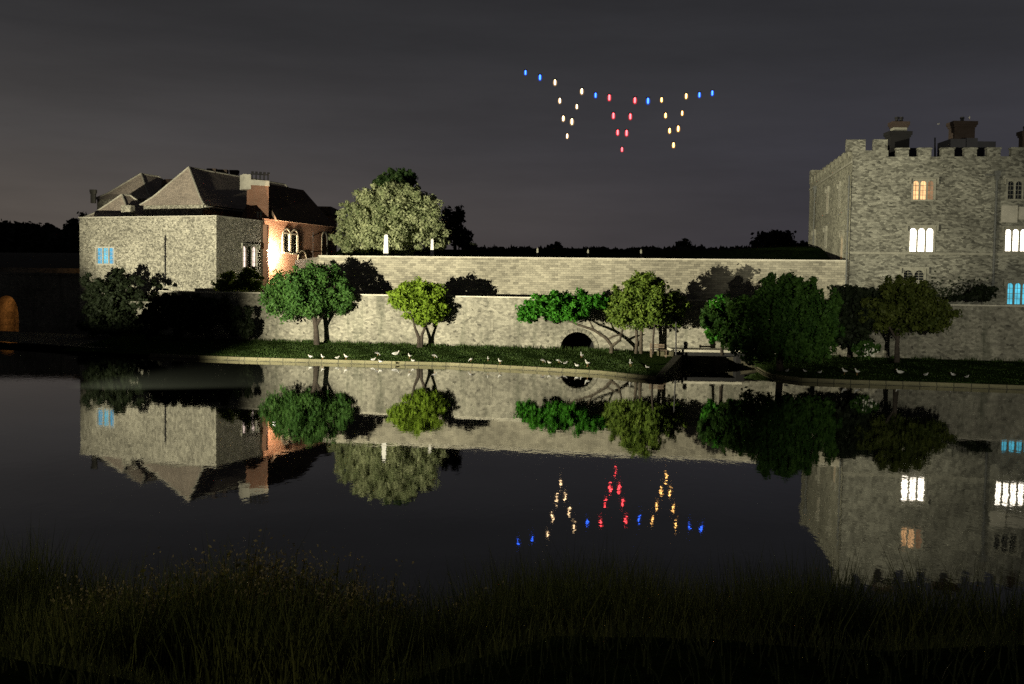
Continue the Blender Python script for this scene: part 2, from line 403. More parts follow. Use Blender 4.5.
# cheek walls of the inlet (banks either side of the footbridge), coloured dark for tree shadow
e = kerbL[-1]; s0 = kerbR[0]
mb = MB(); mb.hexa([(e.x, e.y, -.6), (e.x + .45, e.y + .2, -.6), (11.6, 71.2, -.6), (11.1, 71.2, -.6)], [(e.x, e.y, .225), (e.x + .45, e.y + .2, .225), (11.6, 71.2, .80), (11.1, 71.2, .80)])
tag(mb.build('bank', M['soil']), kind='structure'); mb = MB()
mb.hexa([(e.x - .1, e.y + .2, -.6), (e.x + .02, e.y + .2, -.6), (11.12, 71.5, -.6), (11.0, 75.0, -.6), (e.x - .1, 75.5, -.6)], [(e.x - .1, e.y + .2, .18), (e.x + .02, e.y + .2, .18), (11.12, 71.5, .72), (11.0, 75.0, .85), (e.x - .1, 75.5, .85)])
tag(mb.build('lawn', M['lawn']), kind='structure'); mb = MB()
mb.hexa([(s0.x - .35, s0.y, -.6), (s0.x + .1, s0.y, -.6), (15.4, 72.5, -.6), (15.0, 72.5, -.6)], [(s0.x - .35, s0.y, .225), (s0.x + .1, s0.y, .225), (15.4, 72.5, .8), (15.0, 72.5, .8)])
tag(mb.build('bank', M['soil']), kind='structure')

# terrace between the walls; upper lawn
tm = MB()
tm.face([(-29.3, 88.4, 4.2), (-24.8, 82.3, 4.2), (-4.5, 77.9, 4.2), (11.9, 74.5, 4.2), (30, 70.5, 4.2), (62, 63.5, 4.2), (62, 100, 4.2), (-42, 125, 4.2), (-42, 100, 4.2)])
tag(tm.build('terrace', M['lawn']), kind='structure')
def upl_z(x, y):
    return 6.9 + 1.9 * sm(2, 16, y - (84 - .21 * (x + 10))) + .35 * sm(12, 26, x) * sm(80, 95, y) + .1 * math.sin(x * .3) - 5 * sm(34, 60, y - 84)
sheet('lawn', [-16 + 1.5 * i for i in range(29)], [82 + 1.5 * i for i in range(32)], lambda x, y: upl_z(x, y) if y > 85.1 - .2117 * (x + 15.7) + 2.3 else 3.9, M['lawn'])

# ------------------------------------------------------------------ lower wall
lower = empty('retaining_wall', (0, 77, .5), 'lower stained ragstone moat wall with an arched drain opening behind the waterside trees', 'wall')
for i, (A, B) in enumerate(zip(LW, LW[1:])):
    F = Fr(A, B); mb = MB(); holes = []
    if i == 2:
        au, az = F.px(577, 332); a0, _ = F.px(560.5, 345); a1, _ = F.px(594.5, 345); _, ab = F.px(577, 356)
        holes.append((a0, a1, .0, az)); arch = (F, a0, a1, az)
        depth = .6
    if i == 1:
        u, z = F.px(492, 333); _, z1 = F.px(492, 319); holes.append((u - .11, u + .11, z, z1))
    if i == 3:
        u, z = F.px(981, 345); _, z1 = F.px(981, 328); holes.append((u - .11, u + .11, z, z1))
    facade(mb, F, 0, F.L, -.6, LWZ, [h for h in holes], .7 if i != 2 else .5, 1.0 if i != 2 else 3.2)
    if i in (1, 3):
        u0, u1, z0, z1 = holes[0]
        F.box(mb, u0 - .02, u1 + .02, z0, z1, -.72, -.70)
    if i == 2:
        r = (a1 - a0) / 2; c = (a0 + a1) / 2; spr = az - r; n = 14
        for k in range(n):
            t0, t1 = math.pi * k / n, math.pi * (k + 1) / n
            p0 = (c - r * math.cos(t0), spr + r * math.sin(t0)); p1 = (c - r * math.cos(t1), spr + r * math.sin(t1))
            F.prism(mb, [(p0[0], az), p0, p1, (p1[0], az)], -.5, -.002)
        tv = MB(); F.box(tv, a0 - .3, a0 - .01, -.5, az + .2, -3.1, -.51); F.box(tv, a1 + .01, a1 + .3, -.5, az + .2, -3.1, -.51); F.box(tv, a0, a1, az + .01, az + .2, -3.1, -.51); F.box(tv, a0, a1, -.5, az, -3.12, -3.0); F.box(tv, a0, a1, -.5, .72, -3, -.51); tv.build('tunnel', M['void'], lower)  # tunnel lining coloured near black as its shade
    mb.build('wall', M['wall_lo'], lower)
    cb = MB(); F.box(cb, -.03, F.L + .03, LWZ, LWZ + .09, -.5, .04); cb.build('coping', M['coping'], lower)
    if i == 2:
        vb = MB()
        for k in range(n):
            t0, t1 = math.pi * (k + .04) / n, math.pi * (k + .96) / n; ro = r + .30
            F.prism(vb, [(c - r * math.cos(t0), spr + r * math.sin(t0)), (c - ro * math.cos(t0), spr + ro * math.sin(t0)), (c - ro * math.cos(t1), spr + ro * math.sin(t1)), (c - r * math.cos(t1), spr + r * math.sin(t1))], -.2, .05)
        vb.build('arch_ring', M['wall_lo'], lower)
# return of the wall at its left end
F = Fr((-36.5, 92.6), LW[0]); mb = MB(); facade(mb, F, 0, F.L, -.6, LWZ - .9, [], .1, .6); mb.build('wall', M['wall_lo'], lower)

upper = empty('curtain_wall', (0, 82, 4.2), 'long pale floodlit ragstone wall running between gatehouse and castle', 'wall')
F = Fr(*UW); mb = MB(); facade(mb, F, 0, F.L - .02, 4.1, UWZ, [], .1, .6); mb.build('wall', M['wall_up'], upper)
mb = MB(); F.box(mb, -.05, F.L - .02, UWZ, UWZ + .10, -.62, .05); mb.build('coping', M['coping'], upper)
F2 = Fr((-20.0, 96.5), UW[0]); mb = MB(); facade(mb, F2, 0, F2.L - .65, 4.1, UWZ - .02, [], .1, .6); mb.build('wall', M['wall_up'], upper)
UF = F

# ------------------------------------------------------------------ window builder
def window(parent, F, px0, px1, py_top, py_bot, lights, panes, arched=True, fr='trim', hood=True, label=None, rec=.22, proud=.04, bars=True):
    """returns the hole; builds window > frame (tracery), pane per light"""
    u0, zb = F.px(px0, py_bot); u1, _ = F.px(px1, py_bot); _, zt = F.px((px0 + px1) / 2, py_top)
    return window_m(parent, F, u0, u1, zb, zt, lights, panes, arched, fr, hood, label, rec, proud, bars)
def window_m(parent, F, u0, u1, zb, zt, lights, panes, arched=True, fr='dressed', hood=True, label=None, rec=.22, proud=.04, bars=True):
    mb = MB(); s = .13
    F.box(mb, u0 - s, u0, zb - s, zt + s, -rec - .1, proud); F.box(mb, u1, u1 + s, zb - s, zt + s, -rec - .1, proud)
    F.box(mb, u0, u1, zt, zt + s, -rec - .1, proud); F.box(mb, u0, u1, zb - s, zb, -rec - .1, proud + .05)
    if hood:
        F.box(mb, u0 - s - .16, u1 + s + .16, zt + s, zt + s + .09, -.05, proud + .14)
        F.box(mb, u0 - s - .16, u0 - s - .05, zt - .25, zt + s, -.05, proud + .12); F.box(mb, u1 + s + .05, u1 + s + .16, zt - .25, zt + s, -.05, proud + .12)
    w = mb.build('window', M[fr], parent)
    if label: w['label'] = label
    tb = MB(); n = lights; mw = .11; lw = ((u1 - u0) - mw * (n - 1)) / n
    for k in range(n):
        a = u0 + k * (lw + mw); b = a + lw
        if k: F.box(tb, a - mw, a, zb, zt, -rec, -.05)
        if arched:
            r = lw / 2; sp = zt - r * 1.05; q = 7
            for j in range(q):
                t0, t1 = math.pi * j / q, math.pi * (j + 1) / q
                p0 = ((a + b) / 2 - r * math.cos(t0), sp + r * math.sin(t0)); p1 = ((a + b) / 2 - r * math.cos(t1), sp + r * math.sin(t1))
                F.prism(tb, [(p0[0], zt), p0, p1, (p1[0], zt)], -rec, -.06)
        if bars:
            gb = 4
            for j in range(1, gb): zz = zb + (zt - zb) * j / gb; F.box(tb, a, b, zz - .015, zz + .015, -rec, -rec + .03)
            F.box(tb, (a + b) / 2 - .012, (a + b) / 2 + .012, zb, zt, -rec, -rec + .03)
        pb = MB(); F.box(pb, a - .03, b + .03, zb - .03, zt + .03, -rec - .05, -rec - .005)
        pb.build('pane', M[panes[k % len(panes)]], w)
    tb.build('frame', M[fr], w)
    return (u0 - s + .01, u1 + s - .01, zb - s + .01, zt + s - .01)

# ------------------------------------------------------------------ castle (right)
C0 = Vector((24.45, 76.6)); CU = Vector((1, -.155)).normalized()
CF = Fr((C0.x, C0.y), tuple(C0 + CU * 34)); far = P(809.5, 200, 97.5)
SF = Fr((far.x, far.y), (C0.x, C0.y))
castle = empty('castle', (C0.x, C0.y, 4.2), 'grey ragstone castle with battlements, lit windows and brick chimneys at the right edge', 'castle')
ho = []
_, zp = CF.px(960, 156.5); _, zm = CF.px(960, 147.5); _, zph = CF.px(868, 150.5); _, zmh = CF.px(855, 139.5); uh, _ = CF.px(888.5, 150)
ho.append(window(castle, CF, 913, 933.5, 180.5, 199.5, 3, ['glass_o', 'glass_o', 'glass_o2'], label='small three-light window glowing amber'))
ho.append(window(castle, CF, 909.5, 933, 228, 251.5, 3, ['glass_w'], hood=True, label='tall three-light window lit bright white'))
ho.append(window(castle, CF, 903.5, 924, 270, 280, 2, ['glass_d'], label='dark low two-light window above the tree'))
ho.append(window(castle, CF, 1005, 1034, 229, 251, 4, ['glass_w'], label='bright white window at the picture edge'))
ho.append(window(castle, CF, 1007.5, 1030, 181, 199, 3, ['glass_d'], label='dark arched window near the roofline'))
ho.append(window(castle, CF, 1007, 1036, 283, 304, 4, ['glass_b2'], label='window glowing cyan blue'))
mb = MB(); facade(mb, CF, 0, CF.L, 4.1, zp, ho, .36, .9)
CF.box(mb, 0, uh, zp + .001, zph, -.6, 0)
mb.build('wall', M['castle'], castle)
# the pale dressed bay round the right-hand windows
bay = MB(); ub, _ = CF.px(1000, 240); bz0 = CF.px(1010, 226)[1]; bz1 = CF.px(1010, 202)[1]
CF.box(bay, ub, ub + 1.1, bz0 + .25, bz1 - .25, -.05, .05); CF.box(bay, ub + 1.16, ub + 2.4, bz0 + .45, bz1 - .35, -.05, .16)
bay.build('window_apron', M['dressed'], castle)
for a, b in ((846.5, 865.5), (873.5, 887.5)):
    mb = MB(); CF.box(mb, CF.px(a, 148)[0], CF.px(b, 148)[0], zph, zmh, -.55, .0); mb.build('merlon', M['castle'], castle)
for a, b in ((896.5, 909), (918.5, 931.5), (941.5, 954.5), (964.5, 977), (987.3, 1000.8), (1011.5, 1024.5), (1035, 1048), (1058, 1071), (1082, 1095), (1106, 1120), (1130, 1144), (1155, 1168), (1180, 1193), (1206, 1220)):
    u0, u1 = CF.px(a, 150)[0], CF.px(b, 150)[0]
    mb = MB(); CF.box(mb, u0, u1, zp, zm - .12, -.55, .0); CF.box(mb, u0 - .05, u1 + .05, zm - .12, zm, -.6, .05); mb.build('merlon', M['castle'], castle)
mb = MB()
for py, d in ((253.5, .09),):
    z = CF.px(930, py)[1]; CF.box(mb, 0, CF.L, z - .08, z + .08, -.05, d)
z = CF.px(930, 163)[1]
mb.build('string_course', M['trim'], castle)
# left side
hs = []
for args, lab in (((824.5, 829.5, 196, 204), None), ((837.5, 841, 193, 205), None)):
    pass
def slit(pxa, pya, w, h, n, panes, lab=None, fr='trim'):
    u, z = SF.px(pxa, pya); hs.append(window_m(castle, SF, u - w / 2, u + w / 2, z - h / 2, z + h / 2, n, panes, True, fr, True, lab, .22, .05, False))
slit(827.8, 201, .7, 1.9, 1, ['glass_o2'], 'narrow side window dimly lit amber')
slit(840, 196, .6, 1.7, 1, ['glass_d'])
slit(814.3, 243, 1.0, 1.9, 1, ['glass_d']); slit(826, 238, .8, 1.5, 1, ['glass_d'])
slit(842.3, 246, .8, 1.9, 1, ['glass_o'], 'narrow side window lit amber beside the corner')
mb = MB(); facade(mb, SF, 0, SF.L, 4.1, zph - .9, hs, .36, .9); mb.build('wall', M['castle_side'], castle)
mb = MB(); SF.box(mb, 0, SF.L - .01, zph - .9, zph - .3, -.5, -.002); mb.build('parapet', M['castle_side'], castle)
k = 1.6
while k < SF.L - 1.5:
    mb = MB(); SF.box(mb, k, k + .95, zph - .3, zph + .35, -.5, -.002); mb.build('merlon', M['castle_side'], castle); k += 1.85
mb = MB(); SF.box(mb, 0, 1.1, zph - .3, zmh + .1, -1.1, .06)
mb.build('corner_turret', M['castle_side'], castle)
mb = MB(); z = SF.px(840, 170)[1]; SF.box(mb, 0, SF.L, z - .08, z + .08, -.05, .08); mb.build('string_course', M['trim'], castle)
# roof and far walls
q = [SF.p(.3, 0, -.3), SF.p(SF.L - .3, 0, -.3), CF.p(CF.L - .3, 0, -.3)]
bk = Vector((SF.p(.3, 0, -.3)[0], SF.p(.3, 0, -.3)[1], 0)) + Vector((CU.x, CU.y, 0)) * 33
mb = MB(); mb.face([(q[0][0], q[0][1], zp - .9), (q[1][0], q[1][1], zp - .9), (q[2][0], q[2][1], zp - .9), (bk.x, bk.y, zp - .9)]); mb.build('roof', M['lead'], castle)
F = Fr(CF.p(CF.L, 0)[:2], (bk.x + .3, bk.y)); mb = MB(); facade(mb, F, 0, F.L, 4.1, zp, [], .1, .8)
F = Fr((bk.x + .3, bk.y), SF.p(0, 0)[:2]); facade(mb, F, 0, F.L, 4.1, zp, [], .1, .8); mb.build('wall', M['castle_side'], castle)
# drainpipes
def pipe(F, px, py0, py1, parent, r=.07, hop=True, mt='pipe'):
    u, z1 = F.px(px, py0); _, z0 = F.px(px, py1); mb = MB()
    mb.tube([F.p(u, z0, .14), F.p(u, z1, .14)], [r, r], 8)
    if hop: F.box(mb, u - .2, u + .2, z1, z1 + .35, .02, .3); F.box(mb, u - .14, u + .14, z1 - .3, z1, .04, .24)
    k = z0 + 1
    while k < z1: F.box(mb, u - r - .05, u + r + .05, k, k + .08, 0, .14 + r); k += 1.6
    mb.build('drainpipe', M[mt], parent)
pipe(CF, 996.5, 176, 297, castle, .09); pipe(CF, 849, 176, 290, castle, .06, False); pipe(SF, 816.5, 190, 244, castle, .06)
u, z = CF.px(985, 175); mb = MB(); mb.tube([CF.p(u, z, .05), CF.p(u + .9, z, .1)], [.05, .05], 6); mb.build('drainpipe', M['pipe'], castle)
# chimneys on the roof
def chimney(px0, px1, pytop, pybase, Y, m, parent, cap='coping', pots=2, neck=True):
    a = P(px0, pybase, Y); b = P(px1, pybase, Y); zt = P(px0, pytop, Y).z; z0 = a.z; F = Fr((a.x, a.y), (b.x, b.y)); w = F.L
    mb = MB(); F.box(mb, 0, w, z0, zt - .45, -w * .7, 0); c = mb.build('chimney', M[m], parent)
    o1, o2 = min(.08, w * .1), min(.16, w * .16)
    cb = MB(); F.box(cb, -o1, w + o1, zt - .45, zt - .28, -w * .7 - o1, o1); F.box(cb, -o2, w + o2, zt - .28, zt, -w * .7 - o2, o2); cb.build('chimney_cap', M[cap], c)
    for i in range(pots):
        t = (i + 1) / (pots + 1); x, y, _ = F.p(w * t, 0, -w * .35); pb = MB(); pb.tube([(x, y, zt - .02), (x, y, zt + .25), (x, y, zt + .30), (x, y, zt + .42)], [.16, .13, .18, .16], 10); pb.build('chimney_pot', M['black'], c)
    return F, zt
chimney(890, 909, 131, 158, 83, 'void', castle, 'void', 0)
chimney(893.5, 907, 121.5, 133, 83.3, 'trim', castle, 'brick_dark', 2)
chimney(953.5, 974, 121, 158, 84, 'brick_dark', castle, 'brick_dark', 1)
chimney(1022, 1034, 131, 158, 84, 'brick_dark', castle, 'brick_dark', 2)
for a, b, c, Y in ((907, 919, 148, 82), (950, 966, 139, 81), (966, 978, 138, 81), (976, 996, 141.5, 86)):
    p = P(a, 158, Y); q2 = P(b, c, Y); mb = MB(); mb.box(p.x, q2.x - .01, Y, Y + 2.5, zp - 1, q2.z); mb.build('roof_house', M['lead'], castle)
p = P(935, 160, 80); q2 = P(935, 138, 80); mb = MB(); mb.tube([p, q2, q2 + Vector((0, 0, .02))], [.07, .06, .09], 6); mb.build('pole', M['black'], castle)

# ------------------------------------------------------------------ gatehouse group (left)
G1 = Vector((-26.35, 93.4)); G0 = Vector((-40.75, 98.9)); GS = Vector((.36, .933))
GZ = 11.1
gate = empty('gatehouse', (G1.x, G1.y, 4.2), 'floodlit ragstone gatehouse with steep tiled hipped roofs left of the moat wall', 'gatehouse')
GF = Fr(G0, G1); sd = G1 + GS * 7.1; SG = Fr(G1, sd)
hg = [window(gate, GF, 96.5, 113.5, 248, 263.5, 3, ['glass_b', 'glass_b2', 'glass_b'], False, 'coping', False, 'square window glowing blue', .2, .03)]
hsg = [window(gate, SG, 243, 257, 246, 267, 3, ['glass_p', 'glass_d', 'glass_p'], True, 'trim', True, 'three-light window beside the bright lamp', .22, .05)]
mb = MB(); facade(mb, GF, 0, GF.L, 2.5, GZ, hg, .34, .8); facade(mb, SG, 0, SG.L, 2.5, GZ, hsg, .36, .75)
BL = Fr((G0.x + 5.3, G0.y + 13.5), G0); facade(mb, BL, 0, BL.L, 2.5, GZ, [], .1, .8)
mb.build('wall', M['gate'], gate)
mb = MB(); GF.box(mb, -.05, GF.L + .05, GZ, GZ + .09, -.85, .05); SG.box(mb, .06, SG.L, GZ, GZ + .09, -.8, .05); mb.build('coping', M['coping'], gate)
pipe(GF, 166, 236, 286, gate, .05, False, 'black')
mb = MB(); mb.face([(G0.x + .3, G0.y + .6, GZ - .6), (G1.x - .3, G1.y + .6, GZ - .6), (sd.x - .5, sd.y, GZ - .6), (G0.x + 5.3, G0.y + 13, GZ - .6)]); mb.build('flat_roof', M['lead'], gate)

def hip(parent, A, B, depth, zw0, zeave, zpeak, run, wallm, backrun=None, ov=.25, end_hip=True, name='roof'):
    """hipped range: front corners A-B, ridge runs back from above the middle"""
    F = Fr(A, B); w = F.L; mb = MB()
    F.box(mb, 0, w, zw0, zeave, -depth, 0); wo_ = mb.build('building_wall', M[wallm], parent)
    o = ov; mid = w / 2; br = run if backrun is None else backrun
    rm = MB()
    a, b = F.p(-o, zeave - .05, o), F.p(w + o, zeave - .05, o); c, d = F.p(w + o, zeave - .05, -depth - o), F.p(-o, zeave - .05, -depth - o)
    p, q = F.p(mid, zpeak, -run), F.p(mid, zpeak, -depth + br)
    # slightly sprocketed (bell-cast) eaves: each slope in two pitches
    def slope(lo, hi):
        k = .28; m = []
        # lo: 2 pts eave, hi: 1 or 2 ridge pts
        h2 = hi if len(hi) == 2 else [hi[0], hi[0]]
        ma = [l_ + (h_ - l_) * k - Vector((0, 0, .22)) for l_, h_ in zip(map(Vector, lo), map(Vector, h2))]
        rm.face([lo[0], lo[1], ma[1], ma[0]])
        if len(hi) == 1: rm.face([ma[0], ma[1], hi[0]])
        else: rm.face([ma[0], ma[1], hi[1], hi[0]])
    slope([a, b], [p]); slope([b, c], [p, q]); slope([c, d], [q]); slope([d, a], [q, p])
    rm.face([d, c, b, a])
    r = rm.build(name, M['tile_lit'], parent)
    hb = MB()
    for s_, e_ in ((a, p), (b, p), (p, q), (c, q)):
        s_, e_ = Vector(s_), Vector(e_); k = s_.lerp(e_, .28) - Vector((0, 0, .2)) if (s_ - e_).z else s_.lerp(e_, .5)
        hb.tube([s_ + Vector((0, 0, .03)), k + Vector((0, 0, .03)), e_ + Vector((0, 0, .05))], [.09, .09, .09], 6)
    hb.build('ridge_tiles', M['coping' if name == 'roof' else 'tile'], r)
    return F
# main range behind the front wall
A = P(143.5, 205, 103.0); B = P(203, 206, 100.6)
hip(gate, (A.x, A.y), (B.x, B.y), 22, 9, A.z, P(187, 167.5, 104).z, 2.4, 'gate')
# back-left pavilion
A = P(97, 199, 114); B = P(150, 199, 112); hip(gate, (A.x, A.y), (B.x, B.y), 9, 9, A.z, P(132, 172, 114).z, 3.0, 'gate')
# link range behind, ridge parallel to the front
A = P(148, 195, 116); B = P(215, 195, 113); zr = P(165, 177.5, 117).z
F = Fr((A.x, A.y), (B.x, B.y)); mb = MB(); F.box(mb, 0, F.L, 9, A.z, -6, 0); mb.build('building_wall', M['gate'], gate)
mb = MB(); mb.face([F.p(-.2, A.z, .2), F.p(F.L, A.z, .2), F.p(F.L, zr, -3), F.p(-.2, zr, -3)]); mb.face([F.p(F.L, A.z, -6.2), F.p(-.2, A.z, -6.2), F.p(-.2, zr, -3), F.p(F.L, zr, -3)]); mb.face([F.p(-.2, A.z, .2), F.p(-.2, zr, -3), F.p(-.2, A.z, -6.2)])
mb.face([F.p(F.L, A.z, .2), F.p(F.L, A.z, -6.2), F.p(F.L, zr, -3)]); mb.build('roof', M['tile'], gate)
# low pavilion just behind the parapet
A = P(87, 217.5, 104.5); B = P(131, 217.5, 101.5); hip(gate, (A.x, A.y), (B.x, B.y), 4.2, 9, A.z, P(117, 194.5, 104).z, 1.6, 'gate')
a = P(121, 216.5, 101.2); b = P(130.5, 205, 101); F = Fr((a.x, a.y), (b.x, b.y)); mb = MB(); F.box(mb, 0, F.L, 10.6, b.z, -.8, 0); mb.build('dormer', M['gate'], gate)
# small stacks on the ridge
def gchim(px0, px1, pt, pb, Y, m): return chimney(px0, px1, pt, pb, Y, m, gate, 'coping' if m != 'brick_dark' else 'brick_dark', 0)
gchim(90.5, 95, 189.5, 203, 112, 'dressed'); gchim(208, 215, 168.5, 181, 108, 'brick_dark'); gchim(219, 226, 169.5, 183, 110, 'brick_dark'); gchim(230.5, 237, 170, 185, 113, 'brick_dark')
# brick hall
HF = Fr((sd.x, sd.y), tuple(sd + GS * 12.6)); HZ = HF.px(300, 222.5)[1]
hall = empty('brick_hall', (sd.x, sd.y, 4.2), 'red brick hall with gothic windows and dark roof beside the bright floodlight', 'hall')
def gothic(parent, F, px0, px1, pt, pb, lights, panes):
    return window(parent, F, px0, px1, pt, pb, lights, panes, True, 'trim', False, None, .2, .06, True)
hh = [gothic(hall, HF, 283.5, 289, 234, 252, 2, ['glass_d']), gothic(hall, HF, 291.5, 296.5, 235, 253, 2, ['glass_d'])]
mb = MB(); facade(mb, HF, 0, HF.L, 2.5, HZ, hh, .34, .8)
hb = tuple(sd + GS * 12.6); n_ = Vector((-GS.y, GS.x)) * 3.9
F = Fr(tuple(Vector(hb)), tuple(Vector(hb) + n_)); facade(mb, F, 0, F.L, 2.5, HZ, [], .1, .8); mb.build('wall', M['brick'], hall)
mb = MB(); HF.box(mb, .02, .3, 4.0, HZ - .6, -.02, .45); mb.build('shade_pier', M['brick'], hall)  # pier added to shield the gatehouse side from the wall lamp
# pointed arches over the windows and the door
def ogee(F, px0, px1, pt, pb, w=.13, d=.07):
    u0, zb = F.px(px0, pb); u1, _ = F.px(px1, pb); _, zt = F.px((px0 + px1) / 2, pt); c = (u0 + u1) / 2; r = (u1 - u0) / 2; mb = MB(); hgt = zt - zb
    out = []; n = 8; rise = r * 1.25; sp = zt - rise
    L_ = [(u0, zb), (u0, sp)] + [(u0 + r * (1 - math.cos(t * math.pi / 2 / n * 1)), sp + rise * math.sin(t * math.pi / 2 / n)) for t in range(1, n + 1)]
    Rr = [(2 * c - u, z) for u, z in reversed(L_[:-1])]; pts = L_ + Rr
    for (a, b), (c2, e2) in zip(pts, pts[1:]):
        dx, dz = c2 - a, e2 - b; l = math.hypot(dx, dz) or 1; nx, nz = -dz / l * w, dx / l * w
        F.prism(mb, [(a, b), (c2, e2), (c2 + nx, e2 + nz), (a + nx, b + nz)], -.02, d)
    return mb
m1 = ogee(HF, 282.5, 290, 229.5, 253); m1.build('window_hood', M['trim'], hall); m1 = ogee(HF, 290.8, 297.3, 230.5, 254); m1.build('window_hood', M['trim'], hall)
m1 = ogee(HF, 298, 306, 251.5, 266); m1.build('door_arch', M['trim'], hall)
u0, zb = HF.px(299, 268); u1, zt = HF.px(305, 256); mb = MB(); HF.box(mb, u0, u1, zb, zt, -.05, .03); mb.build('door', M['wood'], hall)
m1 = ogee(HF, 322, 326.5, 233, 262, .15); m1.build('arch_moulding', M['trim'], hall)
for px in (312,): pipe(HF, px, 232, 262, hall, .04, False, 'black')
# hall roof
rr = 1.9; zr = HF.px(290, 188)[1] + .35; e0 = HF.px(262, 222)[0]
mb = MB(); a, b = HF.p(1.9, HZ - .08, .3), HF.p(HF.L + .3, HZ - .08, .3); c, d = HF.p(HF.L + .3, HZ - .08, -4.1), HF.p(1.9, HZ - .08, -4.1); p, q = HF.p(1.9, zr, -rr), HF.p(HF.L - 2.6, zr, -rr)
mb.face([a, b, q, p]); mb.face([b, c, q]); mb.face([c, d, p, q]); mb.face([d, a, p]); mb.face([d, c, b, a]); mb.build('roof', M['tile'], hall)
A = P(300, 214, 117); B = P(329.5, 214, 117); zt = P(320, 206.5, 117).z; mb = MB(); mb.box(A.x, B.x, 117, 122, 4, A.z); mb.build('building_wall', M['brick'], hall)
mb = MB(); mb.box(A.x - .2, B.x + .2, 116.7, 122.3, A.z, zt); mb.build('roof', M['tile'], hall)
# the tall brick chimney breast
a0 = HF.px(250.5, 222)[0]; cA = P(251, 220, 100.4); cB = P(268.5, 220, 101.2); F = Fr((cA.x, cA.y), (cB.x, cB.y)); zc = P(260, 185.5, 100.8).z; zc2 = P(260, 174, 100.8).z
mb = MB(); F.box(mb, 0, F.L, GZ - .7, zc, -1.6, 0); ch = mb.build('chimney_stack', M['brick'], hall)
mb = MB(); F.box(mb, -.72, -.02, zc - .4, zc2 - .1, -1.4, .0); F.box(mb, 0, F.L + .05, zc, zc + .5, -1.6, .05); mb.build('chimney_cap', M['coping'], ch)
mb = MB(); F.box(mb, -.0, F.L, zc + 1.0, zc + 1.12, -.1, .03)
for k in range(5):
    u = .05 + k * (F.L - .15) / 4
    F.box(mb, u, u + .10, zc + .5, zc + 1.0, -.1, .03); F.box(mb, u - .02, u + .2, zc + 1.12, zc + 1.3, -.1, .03)
mb.build('railing', M['black'], ch)
mb = MB(); F.box(mb, .55, .72, GZ + .15, GZ + 1.0, -.1, .03); F.box(mb, .85, 1.02, GZ + .15, GZ + 1.0, -.1, .03); mb.build('niche', M['coping'], ch)
# brick parapet strip on the right of the main range
B = P(203, 206, 100.6); bd = (P(203, 206, 100.6) - P(143.5, 205, 103.0)); bd.z = 0; bd.normalize(); F = Fr((B.x, B.y), (B.x - bd.y * 20, B.y + bd.x * 20))
mb = MB(); F.box(mb, .0, 20, 9.5, B.z - .3, -.1, .03); mb.build('building_wall', M['brick'], gate)
mb = MB(); F.box(mb, -.1, 20, B.z - .12, B.z + .02, .2, .42); mb.build('gutter', M['coping'], gate)
# ------------------------------------------------------------------ far bridge (left)
bridge = empty('stone_bridge', (-70, 122, 0), 'dark stone bridge with one arch lit orange at the far left', 'bridge')
F = Fr((-110, 122), (-46, 124)); au, az = F.px(6.5, 295.5); ar = 1.4
mb = MB(); facade(mb, F, 0, F.L, -.5, 5.9, [(au - ar, au + ar, -.5, az)], 5, 5.2)
F.box(mb, 0, F.L, 5.9, 6.78, -5.19, -4.9)
n = 12; hgt = 2.9; sp = az - hgt
def pa(t): # pointed arch
    s_ = -1 if t < .5 else 1; k = abs(t - .5) * 2; return (au + s_ * ar * math.sin(k * math.pi / 2) ** .9, sp + hgt * math.cos(k * math.pi / 2) ** .85)
for k in range(n):
    p0, p1 = pa(k / n), pa((k + 1) / n)
    F.prism(mb, [(p0[0], az + .001), p0, p1, (p1[0], az + .001)], -5, -.003)
mb.build('wall', M['wall_lo'], bridge)
mb = MB(); F.box(mb, 0, F.L, 5.9, 6.15, -.5, .1); mb.build('coping', M['wall_lo'], bridge)
def lamp(name, typ, loc, power, color, size=.25, target=None, spot=None, blend=.3):
    l = bpy.data.lights.new(name, typ); l.energy = power; l.color = color
    if typ in ('POINT', 'SPOT'): l.shadow_soft_size = size
    o = bpy.data.objects.new(name, l); link(o); o.location = loc
    if target is not None: o.rotation_euler = (Vector(target) - Vector(loc)).to_track_quat('-Z', 'Y').to_euler()
    if spot: l.spot_size = R(spot); l.spot_blend = blend
    return o
x, y, _ = F.p(au + .7, 0, -3.2); lamp('arch_light', 'POINT', (x, y, 1.6), 90, (1, .38, .10), .15)
x, y, _ = F.p(F.L - 4, 0, -2.6); lamp('roadway_light', 'POINT', (x, y, 6.6), 120, (1, .50, .20), .15)

